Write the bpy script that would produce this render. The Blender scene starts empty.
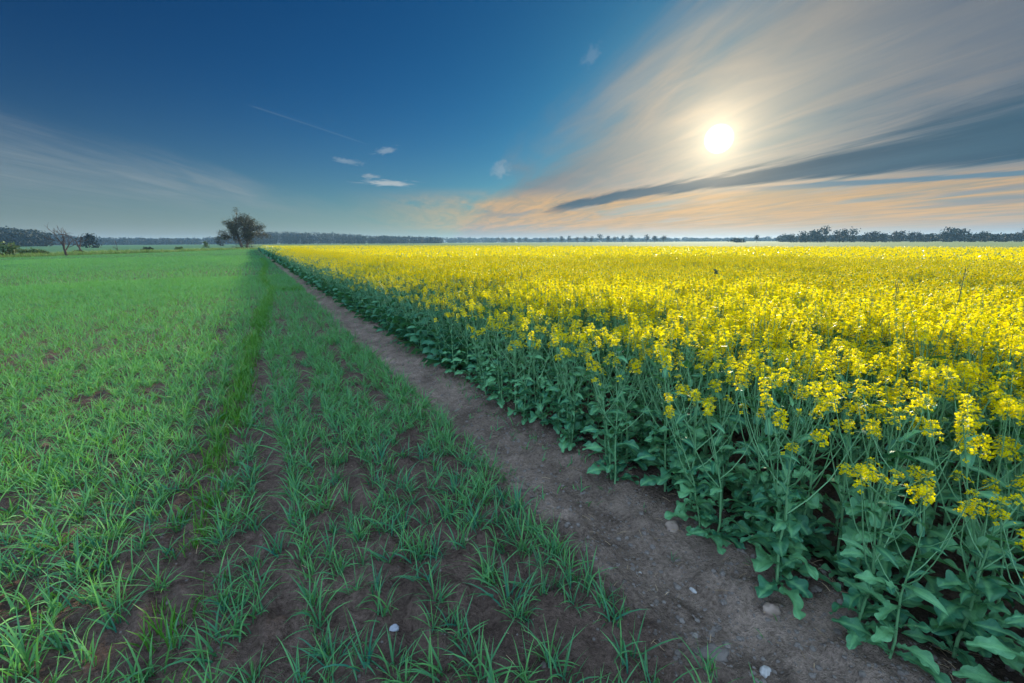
import bpy, math, random
import numpy as np
from mathutils import Matrix, Vector, Euler

RNG = np.random.default_rng(7)
random.seed(7)
SC = bpy.context.scene
COL = SC.collection
PI = math.pi
CAM_H = 1.70
SUN_AZ, SUN_EL = math.radians(52.5), math.radians(14.0)
SUN_DIR = Vector((math.sin(SUN_AZ) * math.cos(SUN_EL), math.cos(SUN_AZ) * math.cos(SUN_EL), math.sin(SUN_EL)))
YAW, PITCH, ROLL = math.radians(29.4), math.radians(-12.33), math.radians(0.3)
EXPOSURE = 1.7
SKY_STRENGTH = 0.06
SUN_STRENGTH = 3.2

# ------------------------------------------------------------------ scene
SC.render.engine = 'CYCLES'
SC.view_settings.view_transform = 'Standard'
SC.view_settings.look = 'None'
SC.view_settings.gamma = 1.0
SC.view_settings.use_curve_mapping = False
SC.view_settings.exposure = EXPOSURE
SC.cycles.max_bounces = 6
SC.cycles.diffuse_bounces = 3
SC.cycles.glossy_bounces = 2
SC.cycles.transmission_bounces = 4
SC.cycles.volume_bounces = 0
SC.cycles.caustics_reflective = False
SC.cycles.caustics_refractive = False
SC.cycles.use_denoising = True
try:
    SC.cycles.denoiser = 'OPENIMAGEDENOISE'
    SC.cycles.denoising_prefilter = 'ACCURATE'
except Exception:
    pass

camd = bpy.data.cameras.new('camera')
camd.sensor_width = 36
camd.lens = 16
camd.clip_start = 0.05
camd.clip_end = 20000
cam = bpy.data.objects.new('camera', camd)
COL.objects.link(cam)
cam.matrix_world = (Matrix.Translation((0, 0, CAM_H)) @ Matrix.Rotation(-YAW, 4, 'Z')
                    @ Matrix.Rotation(PI / 2 + PITCH, 4, 'X') @ Matrix.Rotation(-ROLL, 4, 'Z'))
SC.camera = cam

sd = bpy.data.lights.new('sun', 'SUN')
sd.energy = SUN_STRENGTH
sd.angle = math.radians(1.5)
sd.color = (1.0, 0.88, 0.68)
sun = bpy.data.objects.new('sun', sd)
COL.objects.link(sun)
sun.rotation_euler = SUN_DIR.to_track_quat('Z', 'Y').to_euler()

# ------------------------------------------------------------------ helpers
def tag(o, label=None, cat=None, group=None, kind=None):
    if label: o['label'] = label
    if cat: o['category'] = cat
    if group: o['group'] = group
    if kind: o['kind'] = kind
    return o

def hashn(ix, iy, seed):
    h = (ix.astype(np.int64) * 374761393 + iy.astype(np.int64) * 668265263 + seed * 1274126177) & 0xffffffff
    h = ((h ^ (h >> 13)) * 1274126177) & 0xffffffff
    return ((h ^ (h >> 16)) & 0xffff) / 65535.0

def vnoise(x, y, seed=0):
    x = np.asarray(x, float); y = np.asarray(y, float)
    ix = np.floor(x); iy = np.floor(y)
    fx = x - ix; fy = y - iy
    fx = fx * fx * (3 - 2 * fx); fy = fy * fy * (3 - 2 * fy)
    a = hashn(ix, iy, seed); b = hashn(ix + 1, iy, seed)
    c = hashn(ix, iy + 1, seed); d = hashn(ix + 1, iy + 1, seed)
    return (a * (1 - fx) + b * fx) * (1 - fy) + (c * (1 - fx) + d * fx) * fy

def fbm(x, y, seed=0, o=3):
    s = 0; a = 0.5; t = 0
    for i in range(o):
        s = s + a * vnoise(x * 2 ** i + 17 * i, y * 2 ** i - 9 * i, seed + i); t += a; a *= 0.5
    return s / t

def sstep(a, b, x):
    t = np.clip((np.asarray(x, float) - a) / (b - a), 0, 1)
    return t * t * (3 - 2 * t)

class MB:
    """collects vertices, quads (a triangle repeats its last corner), a tint per vertex and a material slot per face"""
    def __init__(s):
        s.V = []; s.F = []; s.T = []; s.M = []; s.n = 0
    def add(s, V, F, tint=0.5, mat=0):
        V = np.asarray(V, float).reshape(-1, 3); F = np.asarray(F, np.int64).reshape(-1, 4)
        s.V.append(V); s.F.append(F + s.n)
        s.T.append(np.broadcast_to(np.asarray(tint, float), (len(V),)).copy())
        s.M.append(np.broadcast_to(np.asarray(mat, np.int64), (len(F),)).copy())
        s.n += len(V)
    def arrays(s):
        if not s.V:
            return np.zeros((0, 3)), np.zeros((0, 4), np.int64), np.zeros(0), np.zeros(0, np.int64)
        return np.concatenate(s.V), np.concatenate(s.F), np.concatenate(s.T), np.concatenate(s.M)
    def mesh(s, name, mats, smooth=True, col=None):
        return to_mesh(name, *s.arrays(), mats, smooth, col)
    def build(s, name, mats, parent=None, smooth=True):
        return link(name, s.mesh(name, mats, smooth), parent)

def to_mesh(name, V, F, T, M, mats, smooth=True, col=None):
    me = bpy.data.meshes.new(name)
    tri = F[:, 2] == F[:, 3]
    cnt = np.where(tri, 3, 4)
    keep = np.ones(F.shape, bool); keep[tri, 3] = False
    loops = F[keep].astype(np.int32)
    starts = np.concatenate(([0], np.cumsum(cnt)[:-1])).astype(np.int32)
    me.vertices.add(len(V)); me.vertices.foreach_set('co', V.astype(np.float32).ravel())
    me.loops.add(len(loops)); me.loops.foreach_set('vertex_index', loops)
    me.polygons.add(len(F)); me.polygons.foreach_set('loop_start', starts)
    me.polygons.foreach_set('material_index', M.astype(np.int32))
    me.polygons.foreach_set('use_smooth', np.full(len(F), smooth))
    at = me.attributes.new('tint', 'FLOAT', 'POINT')
    at.data.foreach_set('value', T.astype(np.float32))
    if col is not None:
        ca = me.attributes.new('soil_colour', 'FLOAT_COLOR', 'POINT')
        ca.data.foreach_set('color', np.concatenate([col, np.ones((len(col), 1))], 1).astype(np.float32).ravel())
    me.update(calc_edges=True)
    for m in mats: me.materials.append(m)
    return me

def link(name, me, parent=None):
    o = bpy.data.objects.new(name, me)
    COL.objects.link(o)
    if parent: o.parent = parent
    return o

def empty(name, loc, rz=0):
    o = bpy.data.objects.new(name, None)
    o.empty_display_size = 0.1
    COL.objects.link(o); o.location = loc; o.rotation_euler = (0, 0, rz)
    return o

def tube(mb, P, R, sides=5, tint=0.5, mat=0, cap=False):
    P = np.asarray(P, float); n = len(P)
    R = np.broadcast_to(np.asarray(R, float), (n,))
    d = np.gradient(P, axis=0); d /= np.linalg.norm(d, axis=1, keepdims=True) + 1e-9
    ref = np.array([0.31, 0.17, 0.93]) if abs(d[0][2]) < 0.9 else np.array([1., 0.1, 0])
    a = np.cross(d, ref); a /= np.linalg.norm(a, axis=1, keepdims=True) + 1e-9
    b = np.cross(d, a)
    ang = np.arange(sides) * 2 * PI / sides
    V = P[:, None] + R[:, None, None] * (a[:, None] * np.cos(ang)[None, :, None] + b[:, None] * np.sin(ang)[None, :, None])
    i = np.arange(n - 1)[:, None] * sides; j = np.arange(sides)[None, :]; k = (j + 1) % sides
    F = np.stack([i + j, i + k, i + sides + k, i + sides + j], -1).reshape(-1, 4)
    mb.add(V.reshape(-1, 3), F, tint, mat)

def rotm(ax, a):
    return np.array(Matrix.Rotation(a, 3, ax))

def frame_from(d, roll=0.0):
    """rotation whose local Z is d"""
    d = np.asarray(d, float); d = d / np.linalg.norm(d)
    ref = np.array([0, 0, 1.]) if abs(d[2]) < 0.95 else np.array([1., 0, 0])
    x = np.cross(ref, d); x /= np.linalg.norm(x); y = np.cross(d, x)
    M = np.stack([x, y, d], 1)
    return M @ rotm('Z', roll)

def bake(templates, which, P, rz, sc, tint_off=None, tilt=None):
    """place templates (V,F,T,M) at points: one merged set of arrays"""
    out = MB()
    for t, (V, F, T, M) in enumerate(templates):
        k = np.where(which == t)[0]
        if not len(k) or not len(V): continue
        c, s = np.cos(rz[k]), np.sin(rz[k])
        S = sc[k] if sc.ndim == 2 else np.stack([sc[k]] * 3, 1)
        X = V[None, :, 0] * S[:, 0:1]; Y = V[None, :, 1] * S[:, 1:2]; Z = V[None, :, 2] * S[:, 2:3]
        W = np.stack([X * c[:, None] - Y * s[:, None], X * s[:, None] + Y * c[:, None], Z], -1) + P[k][:, None]
        FF = F[None] + (np.arange(len(k)) * len(V))[:, None, None]
        TT = np.broadcast_to(T[None], (len(k), len(V)))
        if tint_off is not None: TT = TT + tint_off[k][:, None]
        out.add(W.reshape(-1, 3), FF.reshape(-1, 4), TT.reshape(-1), np.tile(M, len(k)))
    return out

# camera-ray helper: where on the ground does something seen at this column stand
_F = np.array(cam.matrix_world.to_3x3() @ Vector((0, 0, -1)))
_R = np.array(cam.matrix_world.to_3x3() @ Vector((1, 0, 0)))
_U = np.array(cam.matrix_world.to_3x3() @ Vector((0, 1, 0)))
def place(px, dist, py=240.0):
    """world x, y at a horizontal distance along the bearing of a column, and the height seen at row py"""
    f = 1024 * 16 / 36
    d = _F + _R * (px - 512) / f + _U * (341.5 - py) / f
    h = math.hypot(d[0], d[1])
    return d[0] / h * dist, d[1] / h * dist, CAM_H + d[2] / h * dist
def in_view(P, mx=60, zc=0.3):
    f = 1024 * 16 / 36
    Q = P - np.array([0, 0, CAM_H])
    z = Q @ _F; x = Q @ _R / np.maximum(z, 1e-3) * f + 512; y = 341.5 - Q @ _U / np.maximum(z, 1e-3) * f
    return (z > zc) & (x > -mx) & (x < 1024 + mx) & (y > -mx) & (y < 683 + mx), z

# ------------------------------------------------------------------ materials
class NT:
    def __init__(s, tree): s.t = tree; s.t.nodes.clear()
    def n(s, typ, **kw):
        nd = s.t.nodes.new(typ)
        for k, v in kw.items(): setattr(nd, k, v)
        return nd
    def l(s, a, b): s.t.links.new(a, b)
    def put(s, v, sock):
        if isinstance(v, bpy.types.NodeSocket): s.l(v, sock)
        elif v is not None: sock.default_value = v
    def m(s, op, a, b=None, c=None, clamp=False):
        nd = s.n('ShaderNodeMath', operation=op, use_clamp=clamp)
        s.put(a, nd.inputs[0]); s.put(b, nd.inputs[1]); s.put(c, nd.inputs[2])
        return nd.outputs[0]
    def ss(s, a, b, x, t0=0.0, t1=1.0):
        nd = s.n('ShaderNodeMapRange', interpolation_type='SMOOTHSTEP')
        s.put(x, nd.inputs[0])
        s.put(a, nd.inputs[1]); s.put(b, nd.inputs[2]); nd.inputs[3].default_value = t0; nd.inputs[4].default_value = t1
        return nd.outputs[0]
    def mix(s, f, a, b, blend='MIX'):
        nd = s.n('ShaderNodeMix', data_type='RGBA', blend_type=blend)
        s.put(f, nd.inputs[0])
        s.put(a if isinstance(a, bpy.types.NodeSocket) else (*a, 1), nd.inputs[6])
        s.put(b if isinstance(b, bpy.types.NodeSocket) else (*b, 1), nd.inputs[7])
        return nd.outputs[2]
    def noise(s, vec, scale, detail=3, rough=0.55, dist=0.0):
        nd = s.n('ShaderNodeTexNoise'); nd.inputs['Scale'].default_value = scale
        nd.inputs['Detail'].default_value = detail; nd.inputs['Roughness'].default_value = rough
        nd.inputs['Distortion'].default_value = dist
        if vec is not None: s.l(vec, nd.inputs['Vector'])
        return nd.outputs[0]
    def comb(s, x, y, z=0.0):
        nd = s.n('ShaderNodeCombineXYZ')
        s.put(x, nd.inputs[0]); s.put(y, nd.inputs[1]); s.put(z, nd.inputs[2]); return nd.outputs[0]
    def ramp(s, f, stops):
        nd = s.n('ShaderNodeValToRGB'); r = nd.color_ramp
        while len(r.elements) < len(stops): r.elements.new(0.5)
        for e, (p, c) in zip(r.elements, stops):
            e.position = p; e.color = (*c, 1) if len(c) == 3 else c
        s.put(f, nd.inputs[0]); return nd.outputs[0]

def new_mat(name):
    m = bpy.data.materials.new(name); m.use_nodes = True
    return m, NT(m.node_tree)

def plant_mat(name, lo, hi, trans_col, trans=0.3, rough=0.5, spec=0.5, rnd=0.22, nscale=30.0, bump=0.0):
    m, t = new_mat(name)
    at = t.n('ShaderNodeAttribute', attribute_name='tint').outputs['Fac']
    oi = t.n('ShaderNodeObjectInfo').outputs['Random']
    f = t.m('ADD', at, t.m('MULTIPLY', t.m('SUBTRACT', oi, 0.5), rnd * 2))
    pos = t.n('ShaderNodeNewGeometry').outputs['Position']
    nz = t.noise(pos, nscale, 2)
    f = t.m('ADD', f, t.m('MULTIPLY', t.m('SUBTRACT', nz, 0.5), 0.5), clamp=True)
    c = t.mix(f, lo, hi)
    p = t.n('ShaderNodeBsdfPrincipled'); t.l(c, p.inputs['Base Color'])
    p.inputs['Roughness'].default_value = rough; p.inputs['Specular IOR Level'].default_value = spec
    if bump:
        b = t.n('ShaderNodeBump'); b.inputs['Strength'].default_value = bump; b.inputs['Distance'].default_value = 0.004
        t.l(t.m('ADD', t.noise(pos, 110, 4, 0.6), t.m('MULTIPLY', at, -0.5)), b.inputs['Height']); t.l(b.outputs[0], p.inputs['Normal'])
    tr = t.n('ShaderNodeBsdfTranslucent')
    t.l(t.mix(f, [x * 0.7 for x in trans_col], trans_col), tr.inputs[0])
    mx = t.n('ShaderNodeMixShader'); mx.inputs[0].default_value = trans
    t.l(p.outputs[0], mx.inputs[1]); t.l(tr.outputs[0], mx.inputs[2])
    o = t.n('ShaderNodeOutputMaterial'); t.l(mx.outputs[0], o.inputs[0])
    return m

def plain_mat(name, lo, hi, rough=0.8, nscale=8.0, bump=0.0, bscale=40.0, spec=0.3):
    m, t = new_mat(name)
    tc = t.n('ShaderNodeTexCoord').outputs['Object']
    at = t.n('ShaderNodeAttribute', attribute_name='tint').outputs['Fac']
    nz = t.noise(tc, nscale, 4)
    f = t.m('ADD', at, t.m('MULTIPLY', t.m('SUBTRACT', nz, 0.5), 1.3), clamp=True)
    p = t.n('ShaderNodeBsdfPrincipled'); t.l(t.mix(f, lo, hi), p.inputs['Base Color'])
    p.inputs['Roughness'].default_value = rough; p.inputs['Specular IOR Level'].default_value = spec
    if bump:
        b = t.n('ShaderNodeBump'); b.inputs['Strength'].default_value = bump; b.inputs['Distance'].default_value = 0.01
        t.l(t.noise(tc, bscale, 4), b.inputs['Height']); t.l(b.outputs[0], p.inputs['Normal'])
    o = t.n('ShaderNodeOutputMaterial'); t.l(p.outputs[0], o.inputs[0])
    return m

MAT = {}
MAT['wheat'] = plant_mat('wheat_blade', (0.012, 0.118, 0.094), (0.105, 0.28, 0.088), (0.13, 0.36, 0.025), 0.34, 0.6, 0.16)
MAT['trail'] = plant_mat('trail_blade', (0.018, 0.085, 0.010), (0.055, 0.20, 0.018), (0.09, 0.28, 0.012), 0.35, 0.5, 0.4)
MAT['leaf'] = plant_mat('rapeseed_leaf', (0.020, 0.125, 0.068), (0.125, 0.33, 0.14), (0.09, 0.30, 0.04), 0.24, 0.50, 0.34, rnd=0.4, bump=0.7)
MAT['stem'] = plant_mat('rapeseed_stem', (0.09, 0.24, 0.11), (0.17, 0.36, 0.16), (0.12, 0.25, 0.05), 0.1, 0.45, 0.5)
MAT['petal'] = plant_mat('rapeseed_petal', (0.55, 0.46, 0.003), (0.87, 0.74, 0.005), (0.90, 0.73, 0.003), 0.60, 0.7, 0.08)
MAT['stalk'] = plain_mat('dark_stalk', (0.045, 0.07, 0.03), (0.09, 0.13, 0.05), 0.7, 20.0)
MAT['bud'] = plant_mat('rapeseed_bud', (0.16, 0.26, 0.05), (0.34, 0.42, 0.07), (0.3, 0.4, 0.04), 0.25, 0.5, 0.4)
MAT['verge'] = plant_mat('verge_blade', (0.05, 0.10, 0.03), (0.14, 0.20, 0.05), (0.14, 0.26, 0.04), 0.3, 0.6, 0.3)
MAT['bark'] = plain_mat('tree_bark', (0.05, 0.036, 0.028), (0.11, 0.08, 0.062), 0.9, 3.0)
MAT['dead'] = plain_mat('dead_wood', (0.03, 0.02, 0.018), (0.06, 0.042, 0.036), 0.9, 3.0)
MAT['crown'] = plant_mat('tree_leaf', (0.016, 0.019, 0.009), (0.042, 0.042, 0.018), (0.05, 0.05, 0.015), 0.2, 0.6, 0.3, nscale=0.7)
MAT['green_crown'] = plant_mat('bush_leaf', (0.035, 0.07, 0.03), (0.08, 0.13, 0.045), (0.10, 0.15, 0.03), 0.25, 0.6, 0.3, nscale=0.7)
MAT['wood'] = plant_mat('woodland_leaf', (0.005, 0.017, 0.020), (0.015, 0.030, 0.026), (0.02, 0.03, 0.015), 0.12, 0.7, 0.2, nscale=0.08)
MAT['stone'] = plain_mat('field_stone', (0.17, 0.12, 0.095), (0.34, 0.26, 0.21), 0.75, 14.0, 0.4, 120)
MAT['pale_stone'] = plain_mat('pale_stone', (0.22, 0.20, 0.19), (0.46, 0.44, 0.43), 0.6, 14.0, 0.3, 120)
MAT['grey_stone'] = plain_mat('grey_stone', (0.15, 0.15, 0.17), (0.34, 0.35, 0.40), 0.65, 14.0, 0.3, 120)
MAT['clod'] = plain_mat('soil_clod', (0.07, 0.055, 0.047), (0.155, 0.13, 0.115), 0.95, 20.0, 0.6, 90)
MAT['straw'] = plain_mat('straw', (0.20, 0.13, 0.08), (0.42, 0.30, 0.18), 0.8, 20.0)

# ------------------------------------------------------------------ field layout
def edge_wheat(y):   # right-hand border of the sown wheat
    return 1.47 + 0.10 * (vnoise(np.asarray(y) * 0.9, 3.1, 5) - 0.5) * 2 + 0.009 * np.clip(y - 2, 0, 45)
def edge_rape(y):
    return 2.05 + 0.10 * (vnoise(np.asarray(y) * 0.8, 8.4, 6) - 0.5) * 2
TRX = np.array([(-2, -0.62), (1, -0.55), (3, -0.46), (4.8, -0.36), (7, -0.22), (9.2, -0.10), (11.7, 0.07), (13.5, 0.16), (15.8, 0.34), (19.2, 0.52), (23, 0.42), (28.7, 0.44), (35, 0.72), (42, 0.98), (62, 1.1), (150, 1.1)])
def trail_x(y):
    return np.interp(y, TRX[:, 0], TRX[:, 1])
RAPE_R = np.array([(-10, 52), (11, 50), (20, 46.5), (30, 43), (50, 39), (70, 34), (95, 24), (120, 12), (135, 4), (137, 2.5)])
def rape_right(y):
    return np.interp(y, RAPE_R[:, 0], RAPE_R[:, 1], right=0.0)
def wheat_far(x):    # the y where the wheat ends at the verge
    return np.interp(x, [-120, -60, -28, -14, -2.5, 2, 60], [10, 48, 86, 118, 152, 150, 150])

def ground_z(x, y):
    x = np.asarray(x, float); y = np.asarray(y, float)
    r = np.hypot(x, y)
    z = 0.05 * (fbm(x * 0.7, y * 0.35, 11) - 0.5)
    z = z + 0.055 * (fbm(x * 4.0, y * 2.6, 12, 3) - 0.5) * np.exp(-r / 60)
    z = z + 0.034 * (fbm(x * 14, y * 12, 13, 3) - 0.5) * np.exp(-r / 12) + 0.042 * (sstep(0.52, 0.72, fbm(x * 8, y * 7, 14, 3)) - 0.2) * np.exp(-r / 14)
    # drilling furrows in the wheat, a worn hollow with a ridge along the bare strip
    w = 1 - sstep(1.2, 1.5, x)
    z = z + w * 0.010 * np.sin(x * 2 * PI / 0.165) * np.exp(-r / 30)
    z = z - 0.05 * np.exp(-((x - 1.72 - 0.08 * np.sin(y * 0.7)) / 0.26) ** 2) + 0.035 * np.exp(-((x - 2.28) / 0.16) ** 2) + 0.02 * np.exp(-((x - 1.4) / 0.10) ** 2)
    return z

# ------------------------------------------------------------------ ground
def build_ground():
    az = np.concatenate([np.arange(-58, 100, 0.36), np.arange(100, 302, 4.0)])
    az = np.radians(az)
    rs = [0.30]
    while rs[-1] < 3000: rs.append(rs[-1] * (1.0125 if rs[-1] < 12 else 1.03))
    rs = np.array(rs)
    A, R = np.meshgrid(az, rs)
    X = (R * np.sin(A)).ravel(); Y = (R * np.cos(A)).ravel()
    Z = ground_z(X, Y)
    n = len(az); m = len(rs)
    V = np.stack([X, Y, Z], 1)
    i = np.arange(m - 1)[:, None] * n; j = np.arange(n)[None]; k = (j + 1) % n
    F = np.stack([i + j, i + n + j, i + n + k, i + k], -1).reshape(-1, 4)
    V = np.concatenate([V, [[0, 0, float(ground_z(0, 0))]]])
    c = len(V) - 1
    j = np.arange(n); k = (j + 1) % n
    F = np.concatenate([F, np.stack([j, k, np.full(n, c), np.full(n, c)], 1)])
    x, y = V[:, 0], V[:, 1]; r = np.hypot(x, y)
    soil = np.array([0.105, 0.072, 0.058]); path = np.array([0.180, 0.134, 0.108])
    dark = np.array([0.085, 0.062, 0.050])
    n1 = fbm(x * 1.3, y * 0.8, 21)[:, None]; n2 = fbm(x * 6, y * 5, 22)[:, None]
    col = soil * (0.7 + 0.6 * n1) * (0.75 + 0.5 * n2)
    pth = (sstep(1.30, 1.55, x + 0.15 * (n2[:, 0] - 0.5)) * (1 - sstep(2.1, 2.4, x + 0.2 * (n2[:, 0] - 0.5))))[:, None]
    col = col * (1 - pth) + path * (0.55 + 0.9 * n1) * (0.55 + 0.9 * n2) * pth
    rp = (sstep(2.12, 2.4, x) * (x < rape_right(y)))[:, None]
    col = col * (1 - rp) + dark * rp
    # thicker crop away from the bare headland: seedlings and weeds cover the soil
    wh = ((x < edge_wheat(y)) & (y < wheat_far(x)))[:, None] * sstep(14, 60, r)[:, None]
    grn = np.array([0.036, 0.084, 0.038]) * (0.8 + 0.4 * fbm(x * 0.25, y * 0.08, 23)[:, None])
    col = col * (1 - 0.85 * wh) + grn * 0.85 * wh
    out_l = (y >= wheat_far(x)) & (x < 2)
    second = np.array([0.055, 0.115, 0.06]) * (0.85 + 0.3 * fbm(x * 0.02, y * 0.02, 24)[:, None])
    col = np.where(out_l[:, None], second, col)
    out_r = ((x >= rape_right(y)) & (x > 2))
    young = np.array([0.10, 0.14, 0.05]) * (0.85 + 0.3 * fbm(x * 0.01, y * 0.03, 25)[:, None])
    col = np.where(out_r[:, None], young, col)
    T = fbm(x * 3, y * 3, 26)
    m_, t = new_mat('ground')
    ca = t.n('ShaderNodeAttribute', attribute_name='soil_colour').outputs['Color']
    pos = t.n('ShaderNodeNewGeometry').outputs['Position']
    a = t.noise(pos, 45, 5, 0.65); b = t.noise(pos, 9, 4)
    f = t.m('ADD', t.m('MULTIPLY', a, 0.9), t.m('MULTIPLY', b, 0.5))
    c2 = t.mix(1.0, ca, t.ramp(f, [(0.42, (0.38, 0.35, 0.33)), (0.66, (0.95, 0.94, 0.93)), (0.95, (1.6, 1.58, 1.56))]), 'MULTIPLY')
    p = t.n('ShaderNodeBsdfPrincipled'); t.l(c2, p.inputs['Base Color'])
    p.inputs['Roughness'].default_value = 0.95; p.inputs['Specular IOR Level'].default_value = 0.03
    bp = t.n('ShaderNodeBump'); bp.inputs['Strength'].default_value = 1.0; bp.inputs['Distance'].default_value = 0.035
    t.l(t.m('ADD', a, t.m('MULTIPLY', t.noise(pos, 140, 3), 0.4)), bp.inputs['Height']); t.l(bp.outputs[0], p.inputs['Normal'])
    o = t.n('ShaderNodeOutputMaterial'); t.l(p.outputs[0], o.inputs[0])
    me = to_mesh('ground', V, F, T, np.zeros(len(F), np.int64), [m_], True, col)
    g = link('ground', me)
    tag(g, 'brown soil and field ground reaching the horizon', 'ground', kind='structure')
build_ground()

# ------------------------------------------------------------------ wheat
def tuft(n, segs, L=(0.10, 0.22), w=0.0070, spread=0.020, rng=RNG, lean=(0.12, 0.95)):
    mb = MB()
    for b in range(n):
        phi = rng.uniform(0, 2 * PI); l = rng.uniform(*L); th = rng.uniform(*lean); kap = rng.uniform(0.2, 1.5) * (1.0 if rng.random() < 0.8 else 1.6)
        s = np.linspace(0, 1, segs + 1)
        ang = th + kap * s ** 1.5
        ds = l / segs
        rr = np.concatenate([[0], np.cumsum(np.sin(ang[:-1]) * ds)]); zz = np.concatenate([[0], np.cumsum(np.cos(ang[:-1]) * ds)])
        bx, by = rng.normal(0, spread, 2)
        ww = w * rng.uniform(0.7, 1.2) * np.clip(1.15 - s ** 2.2 * 1.1, 0.06, 1) * (0.65 + 0.35 * np.minimum(1, s * 4))
        tw = rng.uniform(-0.8, 0.8) + rng.uniform(-0.9, 0.9) * s
        dx, dy = math.cos(phi), math.sin(phi)
        C = np.stack([bx + rr * dx, by + rr * dy, zz - 0.012], 1)
        # width direction: across the blade, twisting along its length
        up = np.stack([-np.cos(ang) * dx, -np.cos(ang) * dy, np.sin(ang)], 1)
        sd_ = np.array([-dy, dx, 0.0])[None] * np.cos(tw)[:, None] + up * np.sin(tw)[:, None]
        V = np.stack([C - sd_ * ww[:, None] / 2, C + sd_ * ww[:, None] / 2], 1).reshape(-1, 3)
        i = np.arange(segs) * 2
        F = np.stack([i, i + 1, i + 3, i + 2], 1)
        t0 = rng.uniform(0.15, 0.75)
        mb.add(V, F, np.repeat(t0 - 0.08 + 0.5 * s, 2))  # tint climbs to the tip: sunlit blade tips put into the colour
    return mb.arrays()

W0 = [tuft(int(RNG.integers(14, 25)), 5, spread=0.022) for _ in range(10)]
W1 = [tuft(11, 3, w=0.0075, spread=0.028) for _ in range(10)]
W2 = [tuft(6, 2, w=0.013, spread=0.04) for _ in range(8)]
W3 = [tuft(6, 1, L=(0.14, 0.24), w=0.03, spread=0.09, lean=(0.1, 0.9)) for _ in range(8)]

def wheat_cover(x, y):
    """how likely a tuft grows: thin patches near the bare strip, rows with gaps, tramlike wheel marks"""
    r = np.hypot(x, y)
    patch = 0.5 * fbm(x * 1.2, y * 0.5, 31) + 0.5 * vnoise(x * 4.2, y * 2.6, 37)
    c = 0.97 * sstep(0.18, 0.43, patch + 0.22 * sstep(4, 16, r) + 0.10 * sstep(-0.6, -2.5, x) - 0.05 * sstep(-0.4, 0.6, x) * sstep(9, 4, r))
    # bare gaps running along the rows
    for gx, gw, s in ((0.30, 0.07, 41), (0.80, 0.06, 42), (-0.12, 0.06, 43)):
        xx = gx + 0.05 * np.sin(y * 0.5 + s) + 0.012 * y
        c = c * (1 - 0.85 * np.exp(-((x - xx) / gw) ** 2) * (vnoise(y * 0.7, s, s) > 0.35) * (r < 14))
    band = (0.5 + 0.5 * np.cos(2 * PI * (x + 0.05 * vnoise(y * 0.6, x * 0.5, 47)) / 0.54 + 0.6)) ** 4
    c = c * (1 - 0.6 * band * sstep(22, 8, r))
    c = c * (1 - 0.9 * np.exp(-((x - trail_x(y)) / 0.14) ** 2))
    return c

def scatter_wheat():
    xs, ys = [], []
    # drilled rows 15 cm apart
    rows = np.arange(-60, 2.0, 0.15)
    pts = []
    for (r0, r1, dx, dy) in ((0.3, 9, 0.135, 0.092), (9, 28, 0.15, 0.12), (28, 75, 0.20, 0.24), (75, 170, 0.42, 0.55)):
        x0 = max(-75, -r1 * 0.95)
        gx = np.arange(x0, 1.75, dx); gy = np.arange(-2.0, r1, dy)
        X, Y = np.meshgrid(gx, gy)
        X = X + RNG.normal(0, dx * 0.16, X.shape); Y = Y + RNG.uniform(-0.5, 0.5, Y.shape) * dy
        X = X.ravel(); Y = Y.ravel(); R = np.hypot(X, Y); A = np.degrees(np.arctan2(X, Y))
        k = (R >= r0) & (R < r1) & (X < edge_wheat(Y)) & (Y < wheat_far(X)) & ((A > -34 - 12 / R) | (R < 2.2)) & (RNG.random(len(X)) < wheat_cover(X, Y))
        pts.append(np.stack([X[k], Y[k]], 1))
    return pts

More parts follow.
